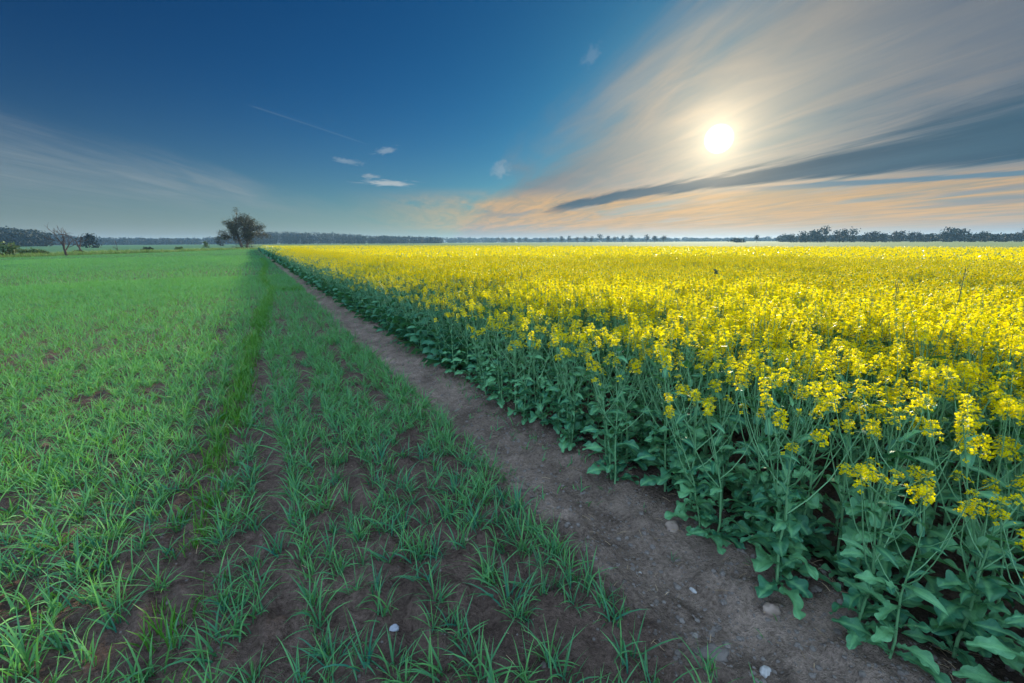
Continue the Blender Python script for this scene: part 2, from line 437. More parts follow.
def wheat():
    lv = scatter_wheat()
    names = [W0, W1, W2, W3]
    p = lv[0]; P = np.stack([p[:, 0], p[:, 1], ground_z(p[:, 0], p[:, 1])], 1)
    vis, z = in_view(P + [0, 0, 0.08], 40)
    d = np.where(vis, np.linalg.norm(P - [0, 0, CAM_H], axis=1), 1e9)
    first = np.argsort(d)[:300]
    first = first[d[first] < 1e8]
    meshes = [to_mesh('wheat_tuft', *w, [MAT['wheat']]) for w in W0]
    for q in first:
        o = bpy.data.objects.new('wheat_tuft', meshes[int(RNG.integers(len(meshes)))])
        COL.objects.link(o)
        o.location = P[q]; s = RNG.uniform(0.75, 1.25)
        o.scale = (s, s, s * RNG.uniform(0.85, 1.15)); o.rotation_euler = (0, 0, RNG.uniform(0, 6.28))
        x = P[q][0]
        if x > 0.85: tag(o, 'young wheat tuft in the ragged last rows beside the bare dirt strip', 'wheat tuft', 'wheat tufts along the bare dirt strip')
        elif x < -0.62: tag(o, 'young wheat tuft in the thick sunlit crop left of the dark green trail', 'wheat tuft', 'wheat tufts left of the trail')
        else: tag(o, 'young wheat tuft in the thin shaded rows between trail and field margin', 'wheat tuft', 'wheat tufts between trail and margin')
    rest = np.setdiff1d(np.arange(len(P)), first)
    out = MB()
    for i, p in enumerate(lv):
        P = np.stack([p[:, 0], p[:, 1], ground_z(p[:, 0], p[:, 1])], 1)
        if i == 0: P = P[rest]
        n = len(P)
        sc = RNG.uniform(0.75, 1.25, n) * (0.85 + 0.3 * fbm(P[:, 0] * 0.5, P[:, 1] * 0.3, 33))
        patch = (fbm(P[:, 0] * 0.3, P[:, 1] * 0.1, 34) - 0.5) * 0.5
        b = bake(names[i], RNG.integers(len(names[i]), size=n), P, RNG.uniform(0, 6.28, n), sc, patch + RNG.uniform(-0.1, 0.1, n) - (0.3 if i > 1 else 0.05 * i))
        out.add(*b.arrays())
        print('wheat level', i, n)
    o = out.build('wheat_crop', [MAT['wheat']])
    tag(o, 'green young wheat crop covering the left field out to the grassy verge', 'wheat crop', kind='stuff')

    # trail of darker, dew-free blades winding up the field
    Y = RNG.uniform(1.2, 60, 5200) ** 1.0
    Y = np.concatenate([RNG.uniform(1.2, 14, 1500), RNG.uniform(14, 60, 2600)])
    wd = np.interp(Y, [1, 5, 12, 22, 60], [0.09, 0.11, 0.15, 0.17, 0.22])
    X = trail_x(Y) + RNG.normal(0, 1, len(Y)) * wd * 0.55
    keep = RNG.random(len(Y)) < np.where(Y < 12, 0.12 + 0.6 * vnoise(Y * 0.8, 2.2, 61) * sstep(2.0, 6.0, Y), 0.45 + 0.5 * vnoise(Y * 0.5, 5.2, 62))
    # a short spur that leaves the trail to the right
    Y2 = RNG.uniform(18.2, 19.4, 160); X2 = 0.5 + (Y2 - 18.2) * 0.0 + RNG.uniform(0, 1.0, 160)
    X = np.concatenate([X[keep], X2]); Y = np.concatenate([Y[keep], Y2])
    P = np.stack([X, Y, ground_z(X, Y)], 1); n = len(P)
    T = [tuft(8, 3, L=(0.10, 0.21), w=0.008, spread=0.03, lean=(0.05, 0.5)) for _ in range(8)]
    o = bake(T, RNG.integers(8, size=n), P, RNG.uniform(0, 6.28, n), RNG.uniform(0.7, 1.15, n)).build('trail_grass', [MAT['trail']])
    tag(o, 'darker green blades of the winding trail through the wheat', 'trail grass', kind='stuff')
wheat()

# ------------------------------------------------------------------ rapeseed
def leaf(L, W, lobed, p0, curl, rng, na=11, nb=2):
    """a leaf along +X from the origin; p0 start pitch (up), curl bends it down"""
    t = np.linspace(0, 1, na); s = np.linspace(-1, 1, 2 * nb + 1)
    if lobed:
        pet = 0.32
        w = np.where(t < pet, 0.10 + 0.0 * t, 0)
        u = np.clip((t - pet) / (1 - pet), 0, 1)
        w = w + (t >= pet) * (0.10 + 0.9 * np.sin(PI * np.clip(u, 0, 1) ** 0.75) ** 0.7) * (1 - 0.38 * np.abs(np.sin(u * rng.uniform(7, 11) + rng.uniform(0, 3))) ** 3)
        w = w + 0.38 * np.exp(-((t - 0.26) / 0.045) ** 2) + 0.26 * np.exp(-((t - 0.13) / 0.035) ** 2)
    else:
        w = np.sin(PI * np.clip(0.06 + 0.94 * t, 0, 1) ** 0.62) ** 0.8 * (1 - 0.1 * np.abs(np.sin(t * 8)))
        w = w + 0.12 * (1 - t) ** 3
    w[-1] = 0.02
    w = w * W / 2
    pit = p0 - curl * t ** 1.3
    ds = L / (na - 1)
    X = np.concatenate([[0], np.cumsum(np.cos(pit[:-1]) * ds)]); Z = np.concatenate([[0], np.cumsum(np.sin(pit[:-1]) * ds)])
    yaw = rng.uniform(-0.7, 0.7) * t ** 2 * L * 0.5
    fold = rng.uniform(0.1, 0.5); ph = rng.uniform(0, 6.28); amp = rng.uniform(0.09, 0.2) * W; kk = rng.uniform(9, 20)
    roll = rng.uniform(-1.0, 1.0) * t
    T, S = np.meshgrid(t, s, indexing='ij')
    half = w[:, None] * S
    lift = np.abs(half) * fold + amp * np.sin(kk * T + ph + S * 1.5) * np.abs(S) ** 1.5 * np.minimum(1, w[:, None] / (W * 0.2))
    yy = half * np.cos(roll)[:, None] - lift * np.sin(roll)[:, None]
    up = half * np.sin(roll)[:, None] + lift * np.cos(roll)[:, None]
    V = np.stack([X[:, None] - up * np.sin(pit)[:, None], yaw[:, None] + yy, Z[:, None] + up * np.cos(pit)[:, None]], -1)
    nsx = 2 * nb + 1
    i = np.arange(na - 1)[:, None] * nsx; j = np.arange(2 * nb)[None]
    F = np.stack([i + j, i + j + 1, i + nsx + j + 1, i + nsx + j], -1).reshape(-1, 4)
    tint = 0.32 + 0.9 * np.exp(-(S / 0.2) ** 2) * (nb > 1) + 0.22 * (np.sin(T * 34 - np.abs(S) * 5) > 0.45) * (nb > 2) + 0 * T
    return V.reshape(-1, 3), F, tint.ravel()

def octa(c, r, d):
    M = frame_from(d)
    V = np.array([[1, 0, 0], [0, 1, 0], [-1, 0, 0], [0, -1, 0], [0, 0, 1.7], [0, 0, -1]]) * r
    F = [[0, 1, 4, 4], [1, 2, 4, 4], [2, 3, 4, 4], [3, 0, 4, 4], [1, 0, 5, 5], [2, 1, 5, 5], [3, 2, 5, 5], [0, 3, 5, 5]]
    return V @ M.T + c, F

def flower_head(nf, nb, rng, lod=0):
    """raceme along +Z from the origin; material slots: 0 petal, 1 bud, 2 stem"""
    mb = MB()
    H = 0.028 + 0.0018 * nf
    if lod == 0:
        tube(mb, [(0, 0, -0.03), (0, 0, H * 0.5), (0.002, 0.001, H)], [0.0022, 0.0018, 0.0012], 4, 0.5, 2)
    for i in range(nb):
        a = rng.uniform(0, 6.28); rr = rng.uniform(0.0, 0.011); z = H + rng.uniform(-0.008, 0.012) - rr * 0.5
        d = (math.cos(a) * 0.5, math.sin(a) * 0.5, 1)
        if lod == 0:
            V, F = octa(np.array([rr * math.cos(a), rr * math.sin(a), z]), rng.uniform(0.0022, 0.0034), d); mb.add(V, F, rng.uniform(0.2, 0.9), 1)
    if lod == 1 and nb > 6:
        V, F = octa(np.array([0, 0, H]), 0.010, (0.1, 0, 1)); mb.add(V, F, 0.5, 1)
    for i in range(nf):
        f = i / max(nf - 1, 1)
        a = i * 2.4 + rng.uniform(-0.4, 0.4); z0 = H * (0.95 - 0.95 * f) + rng.uniform(-0.004, 0.004)
        el = rng.uniform(0.15, 0.7) + 0.35 * (1 - f); l = rng.uniform(0.018, 0.032) * (0.7 + 0.5 * f)
        d = np.array([math.cos(a) * math.cos(el), math.sin(a) * math.cos(el), math.sin(el)])
        c = np.array([0, 0, z0]) + d * l
        if lod == 0:
            sd_ = np.cross(d, [0, 0, 1.]); sd_ /= np.linalg.norm(sd_); sd_ *= 0.0008
            b0 = np.array([0, 0, z0])
            mb.add([b0 - sd_, b0 + sd_, c + sd_, c - sd_], [[0, 1, 2, 3]], 0.6, 2)
        fd = d * 0.7 + np.array([0, 0, 0.5]) + rng.normal(0, 0.2, 3)
        M = frame_from(fd, rng.uniform(0, 1.5))
        tt = rng.uniform(0.2, 0.9)
        pl = rng.uniform(0.0098, 0.0132); pw = pl * 0.42; cup = rng.uniform(0.15, 0.6)
        if lod == 0:
            for q in range(4):
                ca, sa = math.cos(q * PI / 2), math.sin(q * PI / 2)
                pts = np.array([[0.0008, -0.0008, 0], [pl * 0.62, -pw, pl * cup * 0.5], [pl, 0, pl * cup], [pl * 0.62, pw, pl * cup * 0.5]])
                pts = pts @ np.array([[ca, sa, 0], [-sa, ca, 0], [0, 0, 1]])
                mb.add(pts @ M.T + c, [[0, 1, 2, 3]], tt + rng.uniform(-0.1, 0.1), 0)
        else:
            e = pl * 0.95
            for pa in (0.6, 2.1):
                ca, sa = math.cos(pa), math.sin(pa)
                pts = np.array([[-e * ca, -e * sa, e * 0.35], [e * 0.45 * sa, -e * 0.45 * ca, -0.001], [e * ca, e * sa, e * 0.35], [-e * 0.45 * sa, e * 0.45 * ca, 0.001]])
                mb.add(pts @ M.T + c, [[0, 1, 2, 3]], tt, 0)
    return mb.arrays()

HEAD_MATS = [MAT['petal'], MAT['bud'], MAT['stem']]
rh = np.random.default_rng(21)
# pools: heads full / sparse / bud only; leaves lower / upper
H0 = {'full': [flower_head(int(rh.integers(18, 30)), 14, rh) for _ in range(5)],
      'sparse': [flower_head(int(rh.integers(6, 12)), 18, rh) for _ in range(4)],
      'bud': [flower_head(int(rh.integers(0, 2)), 26, rh) for _ in range(4)]}
H1 = {'full': [flower_head(20, 8, rh, 1) for _ in range(4)],
      'sparse': [flower_head(6, 8, rh, 1) for _ in range(3)],
      'bud': [flower_head(1, 8, rh, 1) for _ in range(2)]}
LL0 = [leaf(rh.uniform(0.15, 0.27), rh.uniform(0.075, 0.125), True, rh.uniform(0.3, 0.9), rh.uniform(0.6, 2.0), rh, 24, 3) for _ in range(10)]
LU0 = [leaf(rh.uniform(0.09, 0.17), rh.uniform(0.03, 0.055), False, rh.uniform(0.3, 0.9), rh.uniform(0.6, 1.9), rh, 10, 2) for _ in range(6)]
LL1 = [leaf(rh.uniform(0.20, 0.30), rh.uniform(0.10, 0.14), True, rh.uniform(0.3, 0.9), rh.uniform(0.9, 1.9), rh, 5, 1) for _ in range(5)]
LU1 = [leaf(rh.uniform(0.10, 0.17), rh.uniform(0.035, 0.055), False, rh.uniform(0.3, 0.9), rh.uniform(0.6, 1.9), rh, 4, 1) for _ in range(5)]

def skeleton(h, edge, rng):
    """stem polyline + branches + leaf and head frames for one plant about h metres tall"""
    S = {'tubes': [], 'leaf': [], 'head': []}
    lean = rng.normal(0, 0.06, 2) + (np.array([-0.10, -0.02]) if edge else 0)
    k = 8; t = np.linspace(0, 1, k)
    wob = rng.normal(0, 0.008, (k, 2)); wob[0] = 0
    P = np.stack([lean[0] * t ** 1.4 * h + np.cumsum(wob[:, 0]), lean[1] * t ** 1.4 * h + np.cumsum(wob[:, 1]), t * h - 0.02], 1)
    r0 = rng.uniform(0.006, 0.009)
    S['tubes'].append((P, r0 * (1 - 0.75 * t)))
    at = lambda tt: np.array([np.interp(tt, t, P[:, i]) for i in range(3)])
    kinds = (['sparse', 'bud', 'full', 'sparse', 'bud', 'full'] if edge else ['full', 'full', 'full', 'full', 'sparse'])
    S['head'].append((P[-1], P[-1] - P[-3], kinds[int(rng.integers(len(kinds)))]))
    nbr = int(rng.integers(5, 8)) if edge else int(rng.integers(9, 13))
    a0 = rng.uniform(0, 6.28)
    for b in range(nbr):
        tb = 0.36 + 0.54 * (b + rng.uniform(0, 0.8)) / nbr
        a = a0 + b * 2.4 + rng.uniform(-0.4, 0.4)
        B0 = at(tb); l = h * (0.98 - tb) * rng.uniform(0.75, 1.1) + 0.06
        out = rng.uniform(0.45, 0.85) * (1 if edge else 0.85)
        u = np.linspace(0, 1, 5)[:, None]
        dirh = np.array([math.cos(a), math.sin(a), 0])
        Bp = B0 + dirh * (l * out * (u - 0.32 * u ** 2)) + np.array([0, 0, 1.0]) * (l * (0.62 * u + 0.34 * u ** 2)) + rng.normal(0, 0.004, (5, 3)) * u
        rb = r0 * (1 - 0.75 * tb) * 0.75
        S['tubes'].append((Bp, rb * (1 - 0.6 * u[:, 0])))
        S['head'].append((Bp[-1], Bp[-1] - Bp[-2], kinds[int(rng.integers(len(kinds)))]))
        S['leaf'].append((B0, a + rng.uniform(-0.3, 0.3), rng.uniform(0.75, 1.25), False))
        if rng.random() < 0.35:
            S['leaf'].append((Bp[2], a + rng.uniform(-1, 1), rng.uniform(0.5, 0.8), False))
    if edge:
        for b in range(3):
            S['leaf'].append((at(0.03 + 0.02 * b), a0 + b * 1.6 + rng.uniform(-0.4, 0.4), rng.uniform(0.8, 1.1), True))
    nl = int(rng.integers(9, 13)) if edge else int(rng.integers(2, 5))
    for b in range(nl):
        tb = 0.03 + (0.50 if edge else 0.42) * (b + rng.uniform(0, 0.7)) / nl
        S['leaf'].append((at(tb), a0 + 1 + b * 2.3 + rng.uniform(-0.5, 0.5), rng.uniform(0.75, 1.3) * (1.08 - tb * 0.75), True))
    return S

def bake_plant(S, rng, sides=3):
    mb = MB()
    for P, R in S['tubes']:
        idx = [0, len(P) // 2, len(P) - 1]
        tube(mb, P[idx], R[idx] * 1.1, sides, 0.5, 2)
    for p, a, s, low in S['leaf']:
        pool = LL1 if low else LU1
        V, F, T = pool[int(rng.integers(len(pool)))]
        mb.add(V @ rotm('Z', a).T * s + p, F, T + rng.uniform(-0.2, 0.2), 3)
    for p, d, kd in S['head']:
        pool = H1[kd]; V, F, T, M = pool[int(rng.integers(len(pool)))]
        mb.add(V @ frame_from(d, rng.uniform(0, 6)).T + p, F, T, M)
    return mb.arrays()

PL_MATS = [MAT['petal'], MAT['bud'], MAT['stem'], MAT['leaf']]
rs_ = np.random.default_rng(33)
SK_IN = [skeleton(1.0, False, rs_) for _ in range(8)]
SK_ED = [skeleton(1.0, True, rs_) for _ in range(7)]

def quad_cloud(n, spec, rng):
    """small flat quads at random: list of (count, centre, spread, size, mat)"""
    mb = MB()
    for cnt, c, sp, sz, mat in spec:
        for i in range(cnt):
            M = frame_from(rng.normal(0, 1, 3) + np.array([0, 0, 0.15]))
            e = sz * rng.uniform(0.7, 1.3)
            q = np.array([[-e, -e * .6, 0], [e * .6, -e, 0.2 * e], [e, e * .6, 0], [-e * .6, e, -0.2 * e]]) * 0.5
            mb.add(q @ M.T + np.asarray(c) + rng.normal(0, 1, 3) * np.asarray(sp), [[0, 1, 2, 3]], rng.uniform(0.1, 0.9), mat)
    return mb.arrays()

def far_plant(rng, nh, per, size, ngreen, gs, edge=False):
    spec = []
    for i in range(nh):
        a = rng.uniform(0, 6.28); r = rng.uniform(0.02, 0.20)
        z = rng.uniform(0.80, 1.04)
        spec.append((per, (r * math.cos(a), r * math.sin(a), z), (0.02, 0.02, 0.026), size, 0))
    spec.append((ngreen, (0, 0, 0.66), (0.10, 0.10, 0.13), gs, 3))
    spec.append((4, (0, 0, 0.92), (0.12, 0.12, 0.07), gs * 0.55, 2)); spec.append((3, (0, 0, 0.96), (0.12, 0.12, 0.06), gs * 0.4, 1))
    if edge:
        spec.append((ngreen * 2, (0, 0, 0.32), (0.13, 0.13, 0.16), gs * 1.6, 3))
    return quad_cloud(0, spec, rng)

def rape_height(x, y):
    e = np.clip((x - edge_rape(y)) / 1.1, 0, 1)
    h = 0.77 + 0.29 * e ** 0.7
    h = h + 0.10 * (fbm(x * 0.5, y * 0.5, 51) - 0.5)
    h = h * (1 - 0.24 * np.exp(-((x - 8.6 - 0.02 * np.clip(y, 0, 80) ** 1.3 * 0.3) / 0.35) ** 2))
    return h

def rapeseed():
    rng = np.random.default_rng(55)
    def grid(x0, x1, y0, y1, d):
        X, Y = np.meshgrid(np.arange(x0, x1, d), np.arange(y0, y1, d))
        X = (X + rng.uniform(-0.5, 0.5, X.shape) * d).ravel(); Y = (Y + rng.uniform(-0.5, 0.5, Y.shape) * d).ravel()
        R = np.hypot(X, Y); A = np.degrees(np.arctan2(X, Y))
        k = (X > edge_rape(Y)) & (X < rape_right(Y)) & (A < 92 + 20 / np.maximum(R, 1)) & (A > -20)
        # thin tramlines
        k &= ~((np.abs(X - 8.6 - 0.006 * np.clip(Y, 0, 80) ** 1.3) < 0.16) & (rng.random(len(X)) < 0.8))
        return X[k], Y[k], R[k]
    X, Y, R = grid(2.2, 17, -1.5, 17, 0.205)
    k = R < 16; X, Y, R = X[k], Y[k], R[k]
    Z = ground_z(X, Y); P = np.stack([X, Y, Z], 1)
    Hh = rape_height(X, Y) * rng.uniform(0.88, 1.12, len(X))
    ed = (X - edge_rape(Y)) < 0.75 + 0.25 * rng.normal(0, 1, len(X))
    top = P.copy(); top[:, 2] += Hh * 0.8
    v1, _ = in_view(top, 30); v2, _ = in_view(P + [0, 0, 0.2], 30)
    v3, _ = in_view(top, 260, 0.1); v3 &= R < 2.9
    dist = np.where(v1 | v2 | v3, np.linalg.norm(P + [0, 0, 0.5] - [0, 0, CAM_H], axis=1), 1e9)
    near = np.argsort(dist)[:300]
    rz = rng.uniform(0, 6.28, len(X)); rz[ed] = rng.normal(0, 0.5, ed.sum())
    # shared meshes of the nearest plants
    hm = {k_: [to_mesh('flower_head', *a, HEAD_MATS) for a in v] for k_, v in H0.items()}
    lm = [to_mesh('leaf', *a, np.zeros(len(a[1]), np.int64), [MAT['leaf']]) for a in LL0]
    um = [to_mesh('leaf', *a, np.zeros(len(a[1]), np.int64), [MAT['leaf']]) for a in LU0]
    def proto(S):
        mb = MB()
        for Pp, Rr in S['tubes']: tube(mb, Pp, Rr, 6, 0.5)
        parts = [('stem', mb.mesh('stem', [MAT['stem']]), Matrix())]
        for p, a, s, low in S['leaf']:
            pool = lm if low else um
            parts.append(('leaf', pool[int(rng.integers(len(pool)))], Matrix.Translation(p) @ Matrix.Rotation(a, 4, 'Z') @ Matrix.Scale(s, 4)))
        for p, d, kd in S['head']:
            pool = hm[kd]
            parts.append(('flower_head' if kd != 'bud' else 'bud_cluster', pool[int(rng.integers(len(pool)))],
                          Matrix.Translation(p) @ Matrix(frame_from(d, rng.uniform(0, 6)).tolist()).to_4x4() @ Matrix.Scale(rng.uniform(0.9, 1.2), 4)))
        return parts
    pin = [proto(S) for S in SK_IN]; ped = [proto(S) for S in SK_ED]
    for q in near:
        root = bpy.data.objects.new('rapeseed_plant', None); COL.objects.link(root)
        root.empty_display_size = 0.1
        root.location = P[q]; root.rotation_euler = (0, 0, rz[q])
        root.scale = (0.5 + 0.5 * Hh[q],) * 2 + (Hh[q],)
        if ed[q]: tag(root, 'leafy budding rapeseed plant in the front rank facing the bare dirt strip', 'rapeseed plant', 'rapeseed plants in the front rank')
        else: tag(root, 'tall yellow flowering rapeseed plant standing behind the leafy front rank', 'rapeseed plant', 'flowering rapeseed plants behind the front rank')
        for nm, me, mt in (ped if ed[q] else pin)[int(rng.integers(7))]:
            o = bpy.data.objects.new(nm, me); COL.objects.link(o)
            o.parent = root; o.matrix_basis = mt
    # the rest of the crop, coarser with distance, as one mass
    out = MB()
    T1 = [bake_plant(S, rng) for S in SK_IN] + [bake_plant(S, rng) for S in SK_ED]
    rest = np.setdiff1d(np.arange(len(X)), near)
    def put(T, which, X, Y, H, rz=None, toff=0.0):
        P = np.stack([X, Y, ground_z(X, Y)], 1); n = len(X)
        sc = np.stack([0.5 + 0.5 * H, 0.5 + 0.5 * H, H], 1)
        b = bake(T, which, P, rng.uniform(0, 6.28, n) if rz is None else rz, sc, rng.uniform(-0.12, 0.12, n) + toff)
        out.add(*b.arrays())
    w = np.where(ed[rest], 8 + rng.integers(7, size=len(rest)), rng.integers(8, size=len(rest)))
    put(T1, w, X[rest], Y[rest], Hh[rest], rz[rest])
    print('rape near', len(X))
    # the front ranks seen from the side, further off
    Xb, Yb, Rb = grid(2.2, 4.2, 14, 48, 0.26); kk = Rb >= 16; Xb, Yb = Xb[kk], Yb[kk]
    eb = (Xb - edge_rape(Yb)) < 0.8
    put(T1, np.where(eb, 8 + rng.integers(7, size=len(Xb)), rng.integers(8, size=len(Xb))), Xb, Yb, rape_height(Xb, Yb) * rng.uniform(0.88, 1.12, len(Xb)),
        np.where(eb, rng.normal(0, 0.5, len(Xb)), rng.uniform(0, 6.28, len(Xb))))
    print('rape side', len(Xb))
    T2 = [far_plant(rng, 10, 5, 0.030, 8, 0.08) for _ in range(10)]
    Xc, Yc, Rc = grid(2.2, 50, -6, 50, 0.29); kk = (Rc >= 16) & (Rc < 50 + rng.uniform(-14, 10, len(Rc))) & ~((Xc < 4.2) & (Yc < 48)); Xc, Yc = Xc[kk], Yc[kk]
    put(T2, rng.integers(10, size=len(Xc)), Xc, Yc, rape_height(Xc, Yc) * rng.uniform(0.88, 1.1, len(Xc)), toff=-0.5)
    print('rape mid', len(Xc))
    T3 = [far_plant(rng, 5, 5, 0.038, 6, 0.11, False) for _ in range(8)] + [far_plant(rng, 3, 2, 0.06, 6, 0.2, True) for _ in range(4)]
    Xd, Yd, Rd = grid(2.2, 50, 20, 138, 0.35); kk = (Rd >= 49 + rng.uniform(-14, 10, len(Rd))); Xd, Yd = Xd[kk], Yd[kk]
    wd = np.where(Xd - edge_rape(Yd) < 1.0, 8 + rng.integers(4, size=len(Xd)), rng.integers(8, size=len(Xd)))
    put(T3, wd, Xd, Yd, rape_height(Xd, Yd) * rng.uniform(0.9, 1.1, len(Xd)), toff=-0.5)
    print('rape far', len(Xd))
    o = out.build('rapeseed_crop', PL_MATS)
    tag(o, 'bright yellow flowering rapeseed crop filling the right field to the horizon', 'rapeseed crop', kind='stuff')
rapeseed()

def stalks():
    rng = np.random.default_rng(8)
    for i, (px, d, top) in enumerate(((716, 5.2, 269), (898, 4.6, 282), (820, 4.2, 300), (966, 5.0, 268), (604, 5.5, 282))):
        x, y, zt = place(px, d, top)
        x0, y0 = x + rng.normal(0, .04), y + rng.normal(0, .04); zb = float(ground_z(x0, y0))
        root = empty('seed_stalk', (x0, y0, zb)); h = zt - zb
        lab = 'tall thin stalk with a dark round knob rising above the yellow flowers' if i == 0 else 'thin bare green stalk poking up above the yellow flowers'
        tag(root, lab, 'stalk', None if i == 0 else 'bare stalks above the flowers')
        t = np.linspace(0, 1, 7); P = np.stack([(x - x0) * t, (y - y0) * t, t * h - 0.01], 1) + np.concatenate([[[0, 0, 0]], rng.normal(0, 0.006, (5, 3)), [[0, 0, 0]]])
        m = MB(); tube(m, P, 0.0065 - 0.0042 * t, 6, 0.2)
        m.build('stem', [MAT['stalk']], root)
        m = MB()
        for q in range(10 if i else 14):
            z = P[-1] - np.array([0, 0, 0.02 * q * (1 if i else 0.15)]); a = rng.uniform(0, 6.28)
            dd = np.array([math.cos(a), math.sin(a), 0.9]); 
            if i == 0:
                V, F = octa(z + rng.normal(0, 0.009, 3), 0.010, dd); m.add(V, F, 0.3)
            else:
                tube(m, [z, z + dd * 0.018, z + dd * 0.018 + np.array([0, 0, 0.03])], [0.0012, 0.0018, 0.0008], 4, 0.5)
        m.build('seed_head' if i == 0 else 'pods', [MAT['stalk']], root)
stalks()

# ------------------------------------------------------------------ stones, clods, straw, seedlings
def rock(r, seed, sx=1, sy=1, sz=0.7, sub=3):
    import bmesh
    bm = bmesh.new(); bmesh.ops.create_icosphere(bm, subdivisions=sub, radius=1.0)
    V = np.array([v.co[:] for v in bm.verts]); F = np.array([[v.index for v in f.verts] + [f.verts[-1].index] for f in bm.faces])
    bm.free()
    d = 1 + 0.6 * (fbm(V[:, 0] * 1.3 + seed, V[:, 1] * 1.3 + V[:, 2], seed) - 0.5) * 2 + 0.12 * (vnoise(V[:, 0] * 4 + V[:, 2] * 3, V[:, 1] * 4 + seed, seed) - 0.5)
    V = V * d[:, None] * r * np.array([sx, sy, sz])
    return V, F
STONES = [
    (2.07, 1.68, 0.040, 'stone', (0.85, 1.15, 1.0), 'round brown egg-shaped stone lying against the rapeseed leaves', 1),
    (1.655, 0.835, 0.026, 'pale_stone', (0.9, 1.2, 0.8), 'small pale white stone on the dirt at the bottom edge', 2),
    (0.385, 1.765, 0.020, 'grey_stone', (1.1, 0.9, 0.7), 'bluish grey pebble between wheat tufts on dark soil', 3),
    (1.97, 1.00, 0.034, 'stone', (0.8, 1.2, 0.9), 'dull brown stone half hidden under the rapeseed leaves', 4),
    (1.64, 1.52, 0.012, 'pale_stone', (1.1, 0.9, 0.7), 'tiny whitish pebble alone on the middle of the dirt strip', 5),
    (1.51, 0.96, 0.045, 'clod', (1.4, 0.9, 0.5), 'flat grey lump of dried soil beside the pale white stone', 6),
    (0.92, 2.19, 0.013, 'stone', (1.0, 1.0, 0.8), 'pinkish pebble at the edge of the last wheat row', 7),
    (1.80, 1.30, 0.016, 'pale_stone', (1.3, 0.8, 0.7), 'flat buff pebble in the dirt below the round brown stone', 8),
]
for x, y, r, mt, s, lab, seed in STONES:
    V, F = rock(r, seed * 7, *s)
    mb = MB(); mb.add(V, F, 0.5)
    o = mb.build('soil_clod' if mt == 'clod' else 'stone', [MAT[mt]])
    o.location = (x, y, float(ground_z(x, y)) + r * s[2] * 0.12); o.rotation_euler = (0, 0, seed)
    tag(o, lab, 'soil clod' if mt == 'clod' else 'stone')

def litter():
    rng = np.random.default_rng(77)
    T = []
    for i in range(8):
        V, F = rock(1.0, 100 + i * 3, rng.uniform(0.8, 1.3), rng.uniform(0.8, 1.2), rng.uniform(0.5, 0.9), 1 if i > 2 else 2)
        T.append((V, F, np.full(len(V), rng.uniform(0.3, 1.0)), np.zeros(len(F), np.int64)))
    n = 9500
    X = np.concatenate([rng.uniform(1.3, 2.5, 6500), rng.uniform(-3.0, 1.35, n - 6500)])
    Y = rng.uniform(0.0, 1, n) ** 1.7 * 11 + 0.3
    P = np.stack([X, Y, ground_z(X, Y)], 1)
    sc = 0.0028 + 0.013 * rng.random(n) ** 6 + 0.004 * rng.random(n)
    o = bake(T, rng.integers(8, size=n), P, rng.uniform(0, 6.28, n), sc, np.where(X > 1.5, 0.35, -0.25)).build('soil_crumbs', [MAT['clod']], smooth=False)
    tag(o, 'loose crumbs of soil over the bare dirt strip and between wheat rows', 'soil crumbs', kind='stuff')
    mb = MB(); n = 800
    for i in range(n):
        x = rng.choice([rng.uniform(1.3, 2.5), rng.uniform(2.0, 2.5), rng.uniform(-1.5, 1.3)]); y = rng.random() ** 1.6 * 8 + 0.4
        a = rng.uniform(0, 6.28); l = rng.uniform(0.015, 0.07); z = float(ground_z(x, y))
        p0 = np.array([x, y, z + 0.004]); p1 = p0 + [l * math.cos(a), l * math.sin(a), rng.uniform(0, 0.012)]
        p1[2] = max(p1[2], float(ground_z(p1[0], p1[1])) + 0.003)
        tube(mb, [p0, (p0 + p1) / 2 + [0, 0, 0.004], p1], rng.uniform(0.0007, 0.0017), 4, rng.uniform(0, 1))
    o = mb.build('straw_litter', [MAT['straw']])
    tag(o, 'bits of dry brown straw scattered on the dirt strip', 'straw', kind='stuff')
    n = 900
    X = np.concatenate([rng.uniform(1.35, 2.25, 350), 2.08 + rng.normal(0, 0.12, 550)]); Y = 2.2 + rng.random(n) ** 1.3 * 42
    T = [tuft(4, 3, L=(0.04, 0.12), w=0.008, spread=0.02, rng=rng) for _ in range(8)]
    o = bake(T, rng.integers(8, size=n), np.stack([X, Y, ground_z(X, Y)], 1), rng.uniform(0, 6.28, n), rng.uniform(0.5, 1.3, n)).build('weed_seedlings', [MAT['wheat']])
    tag(o, 'sparse weed seedlings on the dirt strip and along the foot of the rapeseed', 'weeds', kind='stuff')
litter()

SEED = [(2.06, 1.92, 'lone thin seedling on the dirt just behind the round brown stone'),
        (1.86, 1.50, 'thin seedling sprouting on the middle of the dirt strip near the brown stone'),
        (1.96, 0.96, 'forked green seedling beside the stone half hidden under leaves'),
        (1.84, 0.94, 'upright two-bladed seedling on the dirt near the bottom edge'),
        (2.16, 1.22, 'small seedling at the foot of the rapeseed leaves'),
        (1.52, 3.1, 'single green seedling on the dirt strip further up the field')]
for i, (x, y, lab) in enumerate(SEED):
    a = tuft(3 + i % 3, 4, L=(0.05, 0.11), w=0.005, spread=0.006)
    o = link('wheat_seedling', to_mesh('wheat_seedling', *a, [MAT['wheat']]))
    o.location = (x, y, float(ground_z(x, y))); tag(o, lab, 'seedling')

